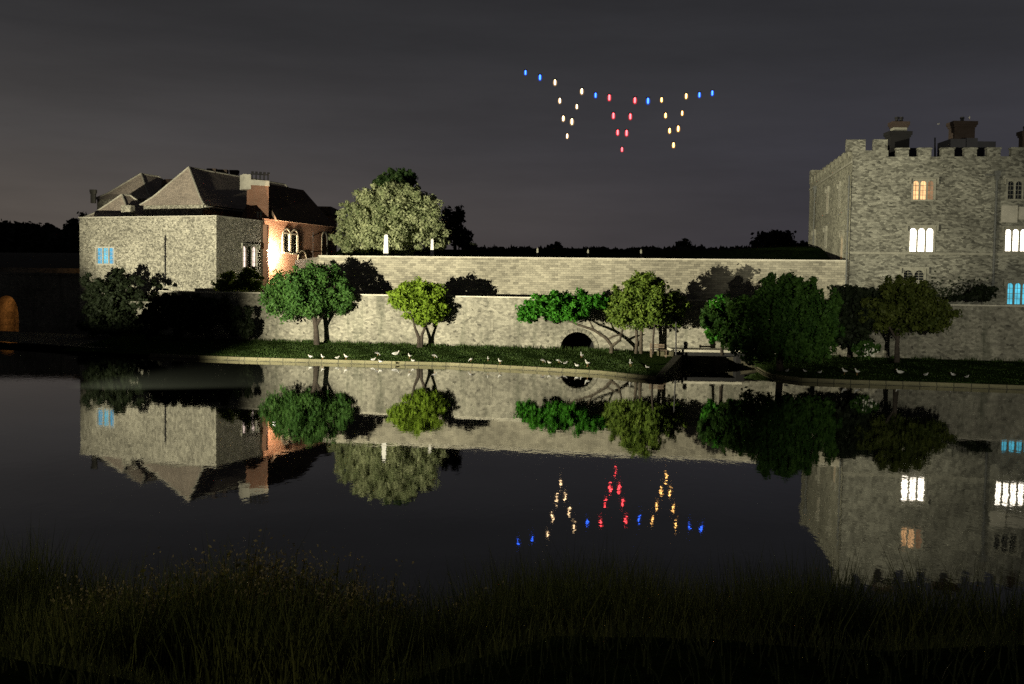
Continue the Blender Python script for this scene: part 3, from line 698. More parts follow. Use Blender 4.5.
# ------------------------------------------------------------------ floodlights
MAIN = (-24.6, 43.5, 3.4)
lamp('floodlight_beam', 'SPOT', MAIN, 205000, (1, .91, .68), .14, (MAIN[0] + 25.5, 80, 6.5), 60, .5)
GL = (-35.0, 57, 3.6)
lamp('floodlight_beam', 'SPOT', GL, 118000, (1, .92, .70), .14, (-31.8, 98, 10.8), 30, .6)
CL = (11.5, 7.0, 6.2)
lamp('floodlight_beam', 'SPOT', CL, 66000, (1, .94, .76), .16, (33.2, 74, 9.6), 34, .6)
def fixture(loc, tgt, label):
    gz = near_z(loc[0], loc[1]) - .1; o = empty('floodlight', (loc[0], loc[1], gz), label, 'floodlight', 'bank floodlights')
    mb = MB(); mb.tube([(loc[0], loc[1] , gz), (loc[0], loc[1], loc[2] - .45)], [.05, .04], 8); mb.build('pole', M['black'], o)
    d = (Vector(tgt) - Vector(loc)); d.z = 0; d.normalize(); s = Vector((d.y, -d.x, 0)); b = Vector(loc) - d * .75
    mb = MB(); lo = [b - s * .3 - d * .12, b + s * .3 - d * .12, b + s * .3 + d * .12, b - s * .3 + d * .12]
    mb.hexa([(p.x, p.y, loc[2] - .45) for p in lo], [(p.x, p.y, loc[2] + .1) for p in lo]); mb.build('housing', M['black'], o)
fixture(MAIN, (4, 72, 5), 'black pole floodlight on the near bank aimed at the long wall')
fixture(GL, (-31, 97, 8), 'black pole floodlight on the left bank aimed at the gatehouse')
fixture(CL, (31, 74, 11), 'tall black pole floodlight on the near bank aimed at the castle')
# the bright lamp on the hall wall
u, z = HF.px(272.5, 255, .8); u = max(u, .95); lx, ly, _ = HF.p(u, z, .8)
wl = empty('wall_floodlight', (lx, ly, z - .4), 'blinding white floodlight fixed to the brick wall beside the gatehouse', 'floodlight')
mb = MB(); mb.tube([HF.p(u, z - .5, .0), HF.p(u, z - .5, .8), HF.p(u, z - .1, .85)], [.04, .04, .04], 6); mb.build('bracket', M['black'], wl)
gm = glow('floodlight_lens', (1, .90, .78), 14); gm.cycles.emission_sampling = 'NONE'
bb = MB()
for k in range(9):
    pass
me = bpy.data.meshes.new('lens'); 
bb.tube([(lx, ly, z - .42), (lx, ly, z - .36), (lx, ly, z - .2), (lx, ly, z), (lx, ly, z + .2), (lx, ly, z + .36), (lx, ly, z + .42)], [.02, .16, .27, .32, .27, .16, .02], 14); bb.build('lens', gm, wl, True)  # lens swollen to stand for the lamp's glare
x_, y_, _ = HF.p(u, z, .40); lamp('wall_flood_light', 'POINT', (x_, y_, z), 12500, (1, .74, .48), .12)
x_, y_, _ = HF.p(u, z, 1.5); lamp('wall_flood_light', 'POINT', (x_, y_, z + .1), 160, (1, .86, .70), .12)

# added unseen lamp that brightens the reeds on the near bank
PLW = 2300
pl = empty('reed_fill_lamp', (-13, 3, 3.2), 'added unseen black lamp brightening the reeds on the near bank', 'lamp')
mb = MB(); mb.tube([(-13, 3, 3.0), (-13, 3, 6.0)], [.05, .04], 8); mb.build('pole', M['black'], pl)
mb = MB(); mb.tube([(-13, 3, 6.0), (-13, 3, 6.25), (-13, 3, 6.3)], [.10, .15, .22], 10); mb.build('lamp_shade', M['black'], pl)
lamp('reed_fill_light', 'SPOT', (-13, 3, 5.95), PLW, (1, .82, .45), .1, (-3.5, 12, 1.6), 80, .9)

# ------------------------------------------------------------------ vegetation
def leaf_mesh(name, cen, nor, size, m, parent, aspect=1.6, origin=None):
    n = len(cen); nor = nor / np.linalg.norm(nor, axis=1, keepdims=True)
    a = rng.normal(size=(n, 3)); t = np.cross(nor, a); t /= np.linalg.norm(t, axis=1, keepdims=True); b = np.cross(nor, t)
    s = (size * rng.uniform(.6, 1.3, n))[:, None]
    t = t * s * aspect * .5; b = b * s * .5
    v = np.stack([cen - t, cen - b * .9 + t * .1, cen + t, cen + b * .9 + t * .1], 1).reshape(-1, 3)
    if parent is not None:
        v = v - np.array(wmat(parent).translation)
    me = bpy.data.meshes.new(name); me.vertices.add(4 * n); me.vertices.foreach_set('co', v.astype(np.float32).ravel())
    me.loops.add(4 * n); me.loops.foreach_set('vertex_index', np.arange(4 * n, dtype=np.int32))
    me.polygons.add(n); me.polygons.foreach_set('loop_start', np.arange(0, 4 * n, 4, dtype=np.int32)); me.polygons.foreach_set('loop_total', np.full(n, 4, dtype=np.int32))
    me.update(calc_edges=True); me.materials.append(m)
    return link(bpy.data.objects.new(name, me), parent)
def crown(blobs, n, size, m, parent, clump=.24, nclump=44, name='crown', droop=0., shell=.25, plume=1.):
    vol = np.array([b[1][0] * b[1][1] * b[1][2] for b in blobs]) ** .67; share = vol / vol.sum()
    C, Nn = [], []
    for (c, r), s in zip(blobs, share):
        c = np.array(c); r = np.array(r); nc = max(5, int(nclump * (s * len(blobs)) ** .5)); k = int(n * s / nc)
        d = rng.normal(size=(nc, 3)); d /= np.linalg.norm(d, axis=1, keepdims=True)
        cc = c + d * r * rng.uniform(.35, .98, nc)[:, None]
        for q in cc:
            cr = r.mean() * clump * rng.uniform(.6, 1.35)
            e = rng.normal(size=(k, 3)); e /= np.linalg.norm(e, axis=1, keepdims=True)
            rad = cr * rng.uniform(shell, 1.08, k)[:, None]
            off = e * rad * np.array([1, 1, .85]) * (np.array([.72, .72, 1.9]) if plume > 1 else 1) + rng.normal(size=(k, 3)) * cr * .16
            if droop: off[:, 2] = np.where(off[:, 2] < 0, off[:, 2] * (1 + droop), off[:, 2])
            C.append(q + off); Nn.append(e + rng.normal(size=(k, 3)) * .55)
    return leaf_mesh(name, np.concatenate(C), np.concatenate(Nn), size, m, parent)
def blob(px, py, Y, w, h, dep=None):
    p = P(px, py, Y); k = Y / FPX
    return ((p.x, p.y, p.z), (w * k, (dep if dep else w) * k, h * k))
def tree(name, label, cat, base, blobs, n, size, m, trunks, bark='bark', group=None, **kw):
    o = empty(name, base, label, cat, group)
    mb = MB()
    for pts, rad in trunks: mb.tube(pts, rad, 8)
    if trunks: mb.build('trunk', M[bark], o, True)
    crown(blobs, n, size, M[m], o, **kw)
    return o
def V(px, py, Y): return P(px, py, Y)
# T1 green tree by gatehouse
def dn(v, d): return Vector((v.x, v.y, v.z - d))
tree('tree', 'rounded mid green tree in front of the brick hall, leftmost on the lit lawn', 'tree', dn(V(316, 345, 77.8), .1),
     [blob(300, 292, 77.3, 34, 22), blob(330, 290, 78.3, 24, 24), blob(278, 297, 77.3, 22, 22), blob(312, 276, 77.8, 24, 13), blob(345, 300, 78.3, 15, 14), blob(300, 305, 77.3, 36, 14)], 26000, .15, 'L_mid',
     [([dn(V(317, 346, 77.8), .15), V(316, 330, 77.8), V(314, 312, 77.8), V(308, 285, 77.8)], [.26, .19, .17, .06]), ([V(316, 326, 77.8), V(328, 305, 77.8), V(335, 285, 77.8)], [.13, .09, .03]), ([V(315, 320, 77.8), V(296, 300, 77.8), V(284, 288, 77.8)], [.12, .08, .03])])
tree('tree', 'small lime green tree alone before the moat wall', 'tree', dn(V(420, 347, 76.4), .1),
     [blob(418, 302, 76.4, 27, 21), blob(402, 298, 76.4, 14, 14), blob(437, 305, 76.4, 14, 17), blob(420, 288, 76.4, 22, 10), blob(425, 317, 76.4, 18, 9)], 14000, .15, 'L_lime',
     [([dn(V(419, 348, 76.4), .15), V(419, 338, 76.4), V(415, 328, 76.4), V(410, 305, 76.4)], [.19, .14, .09, .03]), ([dn(V(421, 348, 76.4), .15), V(422, 335, 76.4), V(427, 322, 76.4), V(432, 300, 76.4)], [.15, .11, .08, .03])])
tree('tree', 'low spreading bright green tree leaning over the arched drain', 'tree', dn(V(611, 351, 72.9), .1),
     [blob(534, 308, 73.4, 17, 14), blob(556, 304, 73.4, 22, 14), blob(582, 303, 73.4, 20, 12), blob(527, 316, 73.4, 10, 8), blob(600, 302, 73.4, 14, 10), blob(568, 313, 73.4, 22, 8)], 17000, .15, 'L_bright',
     [([dn(V(611, 353, 72.9), .15), V(612, 346, 72.9), V(606, 338, 73.2), V(594, 330, 73.4), V(576, 324, 73.4), V(556, 314, 73.4)], [.17, .13, .12, .10, .07, .03]),
      ([V(612, 346, 72.9), V(620, 340, 73.0), V(623, 328, 73.2), V(618, 310, 73.4)], [.12, .09, .06, .03]), ([V(606, 340, 73.2), V(614, 336, 73.1), V(622, 334, 72.9)], [.08, .07, .05]), ([V(594, 330, 73.4), V(588, 318, 73.4)], [.07, .03])], bark='barkpale')
tree('tree', 'round olive green tree above the bench', 'tree', dn(V(641, 352, 72.6), .1),
     [blob(645, 301, 72.6, 34, 22), blob(622, 305, 72.6, 20, 18), blob(668, 308, 72.6, 20, 18), blob(645, 284, 72.6, 26, 11), blob(640, 316, 72.6, 34, 11), blob(676, 318, 72.6, 9, 9)], 20000, .15, 'L_olive',
     [([dn(V(636, 353, 72.6), .15), V(637, 342, 72.6), V(636, 325, 72.6), V(628, 305, 72.6)], [.14, .11, .09, .03]), ([dn(V(641, 353, 72.6), .15), V(641, 340, 72.6), V(642, 320, 72.6), V(645, 300, 72.6)], [.14, .12, .10, .03])], bark='barkpale')
tree('tree', 'thin dark stemmed sapling crossing the bench end', 'tree', dn(V(653.5, 351, 69.8), .1), [blob(655, 318, 70, 9, 6)], 500, .19, 'L_olive',
     [([dn(V(653, 352, 69.8), .15), V(653, 342, 69.8), V(654, 330, 69.8), V(656, 316, 69.8)], [.09, .07, .06, .03])])
# yew mass
tree('weeping_tree', 'big dark green drooping tree filling the bank right of the footbridge', 'tree', dn(V(778, 366, 64), .1),
     [blob(775, 322, 64, 44, 30, 30), blob(730, 322, 65, 22, 22), blob(800, 318, 64, 34, 30, 26), blob(790, 295, 64, 32, 18), blob(770, 346, 62.5, 42, 17, 24), blob(745, 310, 64, 24, 18), blob(826, 325, 64, 20, 28), blob(735, 338, 64, 18, 12), blob(808, 345, 62.5, 34, 16, 20), blob(792, 284, 64, 16, 8), blob(770, 284, 64, 9, 12), blob(812, 290, 64, 8, 12), blob(835, 300, 64, 8, 10), blob(712, 318, 65, 14, 14)], 40000, .17, 'L_dark',
     [([dn(V(780, 368, 64), .15), V(779, 345, 64), V(775, 320, 64), V(770, 300, 64)], [.22, .2, .15, .05]), ([V(779, 345, 64), V(795, 320, 64), V(805, 300, 64)], [.2, .12, .04])], clump=.19, nclump=70, plume=2., shell=.4)
tree('tree', 'bright green branches standing for the lit left edge of the big dark tree', 'tree', dn(V(722, 352, 67.5), .1),
     [blob(717, 322, 67, 14, 14), blob(724, 306, 67, 16, 9), blob(735, 330, 66.5, 14, 14), blob(713, 334, 67, 9, 8)], 4600, .19, 'L_bright', [([dn(V(722, 354, 67.5), .1), V(722, 340, 67.5), V(718, 320, 67)], [.12, .09, .03])], clump=.33)  # brighter leaf colour paints the big tree's floodlit edge
tree('shrub', 'near black evergreen between the big dark tree and the castle', 'shrub', dn(V(850, 352, 67.5), .1),
     [blob(850, 316, 67.5, 26, 22), blob(845, 295, 68, 22, 11), blob(868, 300, 68, 20, 14), blob(850, 336, 66.5, 26, 12)], 9000, .22, 'L_black', [([dn(V(850, 356, 67.5), .1), V(850, 320, 67.5)], [.2, .08])])
tree('tree', 'wide dim green tree below the castle windows', 'tree', dn(V(897, 358, 66.5), .1),
     [blob(905, 305, 66.5, 34, 22), blob(880, 310, 66.5, 22, 20), blob(935, 315, 66.5, 22, 18), blob(903, 288, 66.5, 26, 11), blob(910, 322, 66.5, 36, 11)], 18000, .15, 'L_dim',
     [([dn(V(897, 360, 66.5), .15), V(897, 345, 66.5), V(899, 325, 66.5), V(905, 300, 66.5)], [.2, .15, .11, .03]), ([V(897, 340, 66.5), V(885, 320, 66.5)], [.1, .04])])
fb = tree('flowering_shrub', 'low shrub dotted with white flowers under the castle trees', 'shrub', dn(V(866, 360, 64.5), .1), [blob(866, 350, 64.5, 14, 9)], 1500, .16, 'L_dark', [])
bp_ = [blob(866, 351, 64.2, 13, 8)]; crown(bp_, 90, .10, M['petal'], fb, name='blossom')
tree('shrub', 'dark rounded shrub at the foot of the castle drainpipe', 'shrub', V(984, 300, 72.3) - Vector((0, 0, .6)), [blob(985, 293, 72.5, 12, 8), blob(972, 297, 72.5, 9, 4), blob(957, 298, 72.5, 8, 3)], 1500, .18, 'L_black', [])
pts_ = []
for _ in range(750):
    u, z = CF.px(random.uniform(925, 992), 298 - abs(random.gauss(0, 8))); pts_.append(CF.p(u, min(z, 8.3), random.uniform(.02, .08)))
iv = leaf_mesh('ivy', np.array(pts_), np.array([[CF.n.x, CF.n.y, .2]] * len(pts_)) + rng.normal(size=(len(pts_), 3)) * .5, .12, M['L_black'], None)
tag(iv, 'dark patchy climber clinging to the castle wall left of the blue window', 'climbing plant')
# left side shrubs
tree('shrub', 'large dark bush before the blue gatehouse window', 'shrub', V(115, 322, 90) - Vector((0, 0, 2.0)),
     [blob(112, 300, 90, 28, 26), blob(92, 292, 91, 14, 20), blob(135, 300, 90, 16, 24), blob(118, 279, 91, 16, 10), blob(110, 322, 88, 36, 16)], 13000, .2, 'L_black', [([V(115, 345, 90), V(115, 300, 90)], [.2, .08])])
tree('shrub', 'dark spreading shrub hiding the left end of the lower wall', 'shrub', V(195, 345, 80), [blob(192, 318, 80.5, 34, 24, 12), blob(175, 305, 81, 18, 14), blob(215, 312, 80, 20, 18, 12), blob(240, 322, 79, 20, 16, 12), blob(158, 312, 82, 14, 20, 10), blob(148, 326, 82, 14, 16, 10)], 14000, .22, 'L_black', [])  # left lobes added to cover the wall end the floodlight overlights
tree('shrub', 'dull olive shrub on the terrace under the gatehouse side window', 'shrub', V(240, 296, 86), [blob(238, 282, 86, 20, 12), blob(222, 286, 86, 12, 9), blob(252, 280, 86, 12, 14)], 3800, .18, 'L_olive', [])
tree('shrub', 'tiny dark bush at the gatehouse foot beside the drainpipe', 'shrub', V(156, 288, 92), [blob(154, 284, 92, 3, 4), blob(160, 286, 92, 3, 2)], 300, .15, 'L_black', [])
# willow group behind the wall
tree('willow_tree', 'broad silvery pale green tree floodlit behind the long wall', 'tree', P(392, 250, 95) - Vector((0, 0, .5)),
     [blob(365, 222, 94, 26, 26), blob(395, 215, 95, 34, 31), blob(425, 222, 95, 24, 27), blob(378, 202, 95, 26, 17), blob(410, 201, 96, 26, 17), blob(350, 235, 94, 18, 22), blob(392, 240, 94, 40, 16), blob(437, 240, 95, 13, 14), blob(350, 212, 94, 12, 14)], 60000, .17, 'L_pale',
     [([P(392, 262, 95), P(392, 225, 95), P(388, 200, 95)], [.5, .3, .08])], clump=.19, nclump=85, shell=.6, plume=1.)
tree('conifer_tree', 'dark green conifer top rising behind the silvery tree', 'tree', P(398, 250, 108) - Vector((0, 0, 1)), [blob(398, 180, 106, 20, 12), blob(385, 185, 106, 14, 8), blob(410, 178, 106, 8, 10), blob(396, 195, 107, 26, 16)], 6000, .3, 'L_ever', [([P(398, 255, 108), P(398, 180, 108)], [.4, .1])])
tree('tree', 'dark bare-looking tree at the right shoulder of the silvery tree', 'tree', P(455, 250, 106) - Vector((0, 0, 1)), [blob(452, 228, 104, 12, 20), blob(462, 238, 104, 10, 10), blob(458, 216, 104, 6, 9)], 2600, .28, 'L_far', [([P(455, 258, 106), P(455, 215, 106)], [.2, .06])], clump=.4)
tree('shrub', 'small pale tipped bush on the skyline beside the dark tree', 'shrub', P(468, 252, 100) - Vector((0, 0, .5)), [blob(468, 246, 100, 8, 6), blob(482, 250, 100, 8, 3)], 700, .25, 'L_far', [])
# skyline trees, far ridge
def far_tree(px, py, Y, w, h, label, n=1400):
    c = P(px, py, Y); k = Y / FPX; gz = ground_z(c.x, c.y)
    o = empty('tree', (c.x, c.y, gz), label, 'tree', 'dark trees on the skyline')
    mb = MB(); mb.tube([(c.x, c.y, gz - .3), (c.x, c.y, c.z)], [.5, .2], 6); mb.build('trunk', M['bark'], o)
    crown([((c.x, c.y, c.z), (w * k, w * k, h * k)), ((c.x + w * k * .4, c.y, c.z - h * k * .5), (w * k * .8, w * k, h * k * .7)), ((c.x - w * k * .4, c.y, c.z - h * k * .6), (w * k * .7, w * k, h * k * .7))], n, 1.0 * Y / 330, M['L_far'], o, nclump=12, clump=.45)
far_tree(556, 249, 330, 9, 5, 'low dark tree on the skyline behind the second and third posts')
far_tree(684, 248, 330, 10, 6, 'rounded dark tree on the skyline right of the fourth post')
far_tree(772, 240, 330, 17, 12, 'tallest dark skyline tree left of the castle', 2600)
far_tree(799, 247, 330, 9, 6, 'small dark skyline tree touching the castle edge')
far_tree(700, 251, 330, 8, 3, 'lowest dark skyline bush between two taller trees')
far_tree(75, 225, 620, 10, 14, 'dark tree standing tall against the gatehouse left edge')
far_tree(48, 232, 640, 11, 9, 'dark dome-shaped tree on the left hill, second from the gatehouse')
far_tree(27, 233, 650, 10, 9, 'dark dome-shaped tree on the left hill, third from the gatehouse')
far_tree(6, 232, 650, 10, 8, 'dark tree on the left hill at the picture edge')
# woodland masses along the ridge and left hill
def wood(name, label, pts, Y, n, size, dep=40):
    C = []; 
    for px, py, w, h in pts:
        b = blob(px, py, Y, w, h); k = int(n * w / 30); d = rng.normal(size=(k, 3)); d /= np.linalg.norm(d, axis=1, keepdims=True)
        C.append(np.array(b[0]) + d * np.array([b[1][0], dep, b[1][2]]) * rng.uniform(.8, 1.05, k)[:, None])
    C = np.concatenate(C); o = leaf_mesh(name, C, rng.normal(size=C.shape), size, M['L_far'], None); tag(o, label, 'woodland', kind='stuff')
wood('woodland', 'black belt of far woodland along the skyline above the wall', [(470 + 14 * i + random.uniform(-3, 3), 255.5 + random.uniform(-1, 1.5), 11 + random.uniform(-2, 3), 4.5) for i in range(28)], 340, 900, 1.6)
wood('woodland', 'black wooded hillside left of the gatehouse', [(-30 + 13 * i + random.uniform(-3, 3), 246 + 6 * math.sin(i), 13, 14) for i in range(10)] + [(-30 + 13 * i, 268, 13, 14) for i in range(10)], 600, 2600, 3.4, 60)
# hedge ground at far left bank below gatehouse
fg = MB(); fg.face([(-95, 118, .6), (-29.6, 88.2, .5), (-26.5, 82.2, .5), (-30, 76, .3), (-42, 84, .3), (-52, 100, .3), (-80, 118, .3)][::-1])
tag(fg.build('bank', M['soil']), kind='structure')

# lawn grass on the island banks
def blades(name, pts, h, w, m, label, cat='grass', lean=.25, parent=None):
    pts = np.asarray(pts); n = len(pts); ang = rng.uniform(0, 2 * np.pi, n); hh = h * rng.uniform(.5, 1.2, n) if np.isscalar(h) else h
    d = np.stack([np.cos(ang), np.sin(ang), np.zeros(n)], 1) * w / 2
    la = rng.uniform(0, 2 * np.pi, n); lv = np.stack([np.cos(la), np.sin(la), np.zeros(n)], 1) * (hh * rng.uniform(.05, lean, n))[:, None]
    up = np.zeros((n, 3)); up[:, 2] = hh
    v = np.stack([pts - d, pts + d, pts + d * .75 + up * .55 + lv * .35, pts + up + lv, pts - d * .75 + up * .55 + lv * .35], 1).reshape(-1, 3)
    me = bpy.data.meshes.new(name); me.vertices.add(5 * n); me.vertices.foreach_set('co', v.astype(np.float32).ravel())
    li = (np.array([0, 1, 2, 4, 4, 2, 3], dtype=np.int32)[None, :] + 5 * np.arange(n, dtype=np.int32)[:, None]).ravel()
    me.loops.add(7 * n); me.loops.foreach_set('vertex_index', li); me.polygons.add(2 * n)
    me.polygons.foreach_set('loop_start', (np.array([0, 4], dtype=np.int32)[None, :] + 7 * np.arange(n, dtype=np.int32)[:, None]).ravel())
    me.polygons.foreach_set('loop_total', np.tile(np.array([4, 3], dtype=np.int32), n))
    me.update(calc_edges=True); me.materials.append(m); o = link(bpy.data.objects.new(name, me), parent)
    if parent is None: tag(o, label, cat, kind='stuff')
    return o
def bank_pts(kerb, n, edge=False):
    out = []; seg = list(zip(kerb, kerb[1:])); Ls = np.array([(b - a).length for a, b in seg]); pr = Ls / Ls.sum()
    for i in rng.choice(len(seg), n, p=pr):
        a, b = seg[i]; q = a.lerp(b, random.random()); wy = wall_y(q.x); t = random.random() ** (1.0)
        if edge: t = 1 - random.random() * .07
        y = q.y + .45 + (wy - q.y - .45) * t; tt = (y - q.y) / (wy + .3 - q.y); out.append((q.x, y, .17 + .66 * tt - .02))
    return out
def tufts(pts, k, r):
    out = []
    for p in pts:
        for _ in range(k): out.append((p[0] + random.gauss(0, r), p[1] + random.gauss(0, r), p[2]))
    return out
blades('grass', bank_pts(kerbL, 26000) + tufts(bank_pts(kerbL, 320), 26, .16), .075, .035, M['grass'], 'short rough grass on the lit bank below the wall')
blades('grass', bank_pts(kerbR, 13000) + tufts(bank_pts(kerbR, 160), 26, .16), .075, .035, M['grass'], 'short rough grass on the shaded bank below the castle')
blades('grass', tufts(bank_pts(kerbL, 170, True), 22, .2) + tufts(bank_pts(kerbR, 150, True), 22, .2), .26, .03, M['grass'], 'taller weeds growing along the foot of the lower wall')

# foreground reeds and weeds
pts = []; hs_ = []
for _ in range(2800):
    x = random.uniform(-12, 13); y = shore_y(x) - random.uniform(-.5, 3.6); g = near_z(x, y); tall = random.gauss(1.66, .13) * (1 - .12 * max(0, shore_y(x) - y - 1) / 2)
    tall *= 1 + .07 * math.sin(x * 1.7) + .05 * math.sin(x * 4.1 + 2)
    for _ in range(24):
        a = random.gauss(0, .14); b_ = random.gauss(0, .14); pts.append((x + a, y + b_, g - .1)); hs_.append(max(.4, tall * random.uniform(.5, 1.0)))
blades('reeds', pts, np.array(hs_), .019, M['reed'], 'dark reeds standing along the near water edge', 'reeds', .42)
pts = []; hs_ = []
for _ in range(15000):
    x = random.uniform(-10, 11); y = random.uniform(4.2, 10.8); pts.append((x, y, near_z(x, y) - .03)); hs_.append(random.uniform(.08, .22))
blades('grass', pts, np.array(hs_), .011, M['reed'], 'unlit long grass on the near bank in front of the reeds', 'grass', .6)
def weed(px, py, Y, h, label):
    top = P(px, py, Y); g = near_z(top.x, Y); o = empty('weed_plant', (top.x, Y, g), label, 'plant', 'yellowish weeds among the reeds')
    ht = max(.5, top.z - g); mb = MB(); sp = []
    for k in range(9):
        a = random.uniform(0, 6.28); l = random.uniform(.05, .30); e_ = Vector((top.x + math.cos(a) * l * 1.6, Y + math.sin(a) * l, g + ht * random.uniform(.68, 1.0))); mb.tube([(top.x, Y, g - .05), Vector((top.x, Y, g)).lerp(e_, .6) + Vector((0, 0, .1)), e_], [.012, .009, .004], 4)
        sp.append(e_)
    mb.build('stem', M['weed'], o)
    C = np.concatenate([np.array(e_) + rng.normal(size=(26, 3)) * np.array([.07, .07, .13]) - np.array([0, 0, .08]) for e_ in sp]); tag(leaf_mesh('flower_head', C, rng.normal(size=C.shape), .026, M['seed'], o), kind='stuff')
    C = np.concatenate([np.array([top.x, Y, g]) + (np.array(e_) - np.array([top.x, Y, g])) * rng.uniform(.2, .9, 70)[:, None] + rng.normal(size=(70, 3)) * .08 for e_ in sp]); tag(leaf_mesh('foliage', C, rng.normal(size=C.shape), .042, M['weed'], o), kind='stuff')
WD = [(70, 566, 'short yellowish weed nearest the left edge of the reeds'), (112, 556, 'pale topped weed, second from the left'), (135, 566, 'low leafy weed, third from the left'), (160, 556, 'olive weed, fourth from the left'), (185, 560, 'leafy weed in the middle of the weed patch'), (212, 552, 'weed just left of the tallest one'),
      (238, 545, 'tall weed second in height, left of the tallest'), (262, 540, 'broad seed-headed weed beside the tallest'), (279, 535, 'tallest pale seed-headed weed rising over the reeds'), (300, 552, 'weed just right of the tallest one'), (330, 548, 'pale headed weed, second to the right of the tallest'), (352, 560, 'low yellow green weed, rightmost of the main patch'), (378, 572, 'small bushy green weed below the reed tips'), (470, 578, 'isolated weed far right of the patch')]
for i, (a, b, lb) in enumerate(WD): weed(a, b + 7, 10.4 + (i * 37 % 11) * .13, 1, lb)

# ------------------------------------------------------------------ posts, bench, footbridge
def post(px, pt, Y, h, w, label, m='white'):
    t = P(px, pt, Y); o = empty('marker_post', (t.x, t.y, t.z - h), label, 'post', 'white posts along the upper lawn')
    mb = MB(); k = w / 2; z0 = t.z - h - .2
    lo = [(t.x - k, t.y - k, z0), (t.x + k, t.y - k, z0), (t.x + k, t.y + k, z0), (t.x - k, t.y + k, z0)]; k *= .62
    hi = [(t.x - k, t.y - k, t.z - .12), (t.x + k, t.y - k, t.z - .12), (t.x + k, t.y + k, t.z - .12), (t.x - k, t.y + k, t.z - .12)]; mb.hexa(lo, hi)
    mb.build('shaft', M[m], o); mb = MB(); top = (t.x, t.y, t.z)
    for a in range(4): mb.face([hi[a], hi[(a + 1) % 4], top])
    mb.build('tip', M[m], o)
post(386.3, 233.8, 87.5, 1.85, .46, 'tallest white tapered post, in front of the silvery tree')
post(432.3, 238.3, 92, 1.7, .34, 'second white post, at the right edge of the silvery tree')
post(537.5, 247.5, 87.2, 1.5, .22, 'short dim post, third from the silvery tree', 'trim'); post(588, 248.8, 86.4, 1.4, .2, 'short dim post above the green tree, fourth from the silvery tree', 'trim'); post(641, 249.0, 85.6, 1.4, .2, 'short dim post above the olive tree, fifth from the silvery tree', 'trim')  # greyer material stands in for weaker light on these posts
post(805.3, 256, 88, .6, .16, 'tiny pale peg on the lawn by the castle, left of two'); post(811.5, 256.5, 87, .6, .16, 'tiny pale peg on the lawn by the castle, right of two')
# bench
bc = V(658.5, 350, 70.3); bench = empty('bench', (bc.x, bc.y, .72), 'dark wooden bench against the wall under the olive tree', 'bench')
bx, by = bc.x, bc.y; z0 = .70
mb = MB()
for j in range(3): mb.box(bx - .55, bx + .55, by - .2 + j * .15, by - .08 + j * .15, z0 + .42, z0 + .46)
mb.build('seat', M['wood'], bench)
mb = MB()
for j in range(2): mb.box(bx - .55, bx + .55, by + .27, by + .30, z0 + .55 + j * .16, z0 + .66 + j * .16)
mb.build('backrest', M['wood'], bench)
for sx in (-.52, .46):
    for sy, hz in ((-.2, .42), (.26, .88)):
        mb = MB(); mb.box(bx + sx, bx + sx + .06, by + sy - .001, by + sy + .055, z0 - .05, z0 + hz - .003); mb.build('leg', M['wood'], bench)
p0 = V(676, 352, 70.5); p1 = V(676, 322, 70.5); o = empty('lamp_pole', dn(p0, .1), 'thin black pole in front of the wall right of the bench', 'pole'); mb = MB(); mb.tube([dn(p0, .2), p1], [.055, .045], 8); mb.build('shaft', M['black'], o)
mb = MB(); mb.tube([p1, p1 + Vector((0, 0, .1))], [.08, .05], 8); mb.build('cap', M['black'], o)
p0 = V(685.5, 352.5, 71.8); o = empty('bollard', dn(p0, .1), 'short dark bollard at the footbridge end', 'bollard'); mb = MB(); mb.tube([dn(p0, .2), p0 + Vector((0, 0, .55)), p0 + Vector((0, 0, .62)), p0 + Vector((0, 0, .75))], [.15, .13, .17, .10], 10); mb.build('shaft', M['black'], o)
fbz = 1.05; fbr = empty('footbridge', (13.3, 71, 0), 'flat stone edged footbridge over the dark inlet', 'footbridge')
mb = MB(); mb.box(10.9, 15.6, 70.9, 73.6, fbz - .06, fbz + .10); mb.build('deck', M['coping'], fbr)
mb = MB(); mb.box(11.1, 15.4, 71.1, 71.3, fbz - .32, fbz - .06); mb.box(11.1, 15.4, 73.1, 73.3, fbz - .32, fbz - .06); mb.build('beam', M['black'], fbr)
mb = MB(); mb.box(10.7, 11.3, 71.0, 73.5, -.5, fbz - .062); mb.box(15.2, 15.8, 71.0, 73.5, -.5, fbz - .062); mb.build('abutment', M['void'], fbr)  # abutments coloured near black for the inlet's shade
mb = MB(); mb.box(9.9, 10.95, 70.6, 71.5, .7, 1.02); mb.build('step', M['kerb'], fbr)

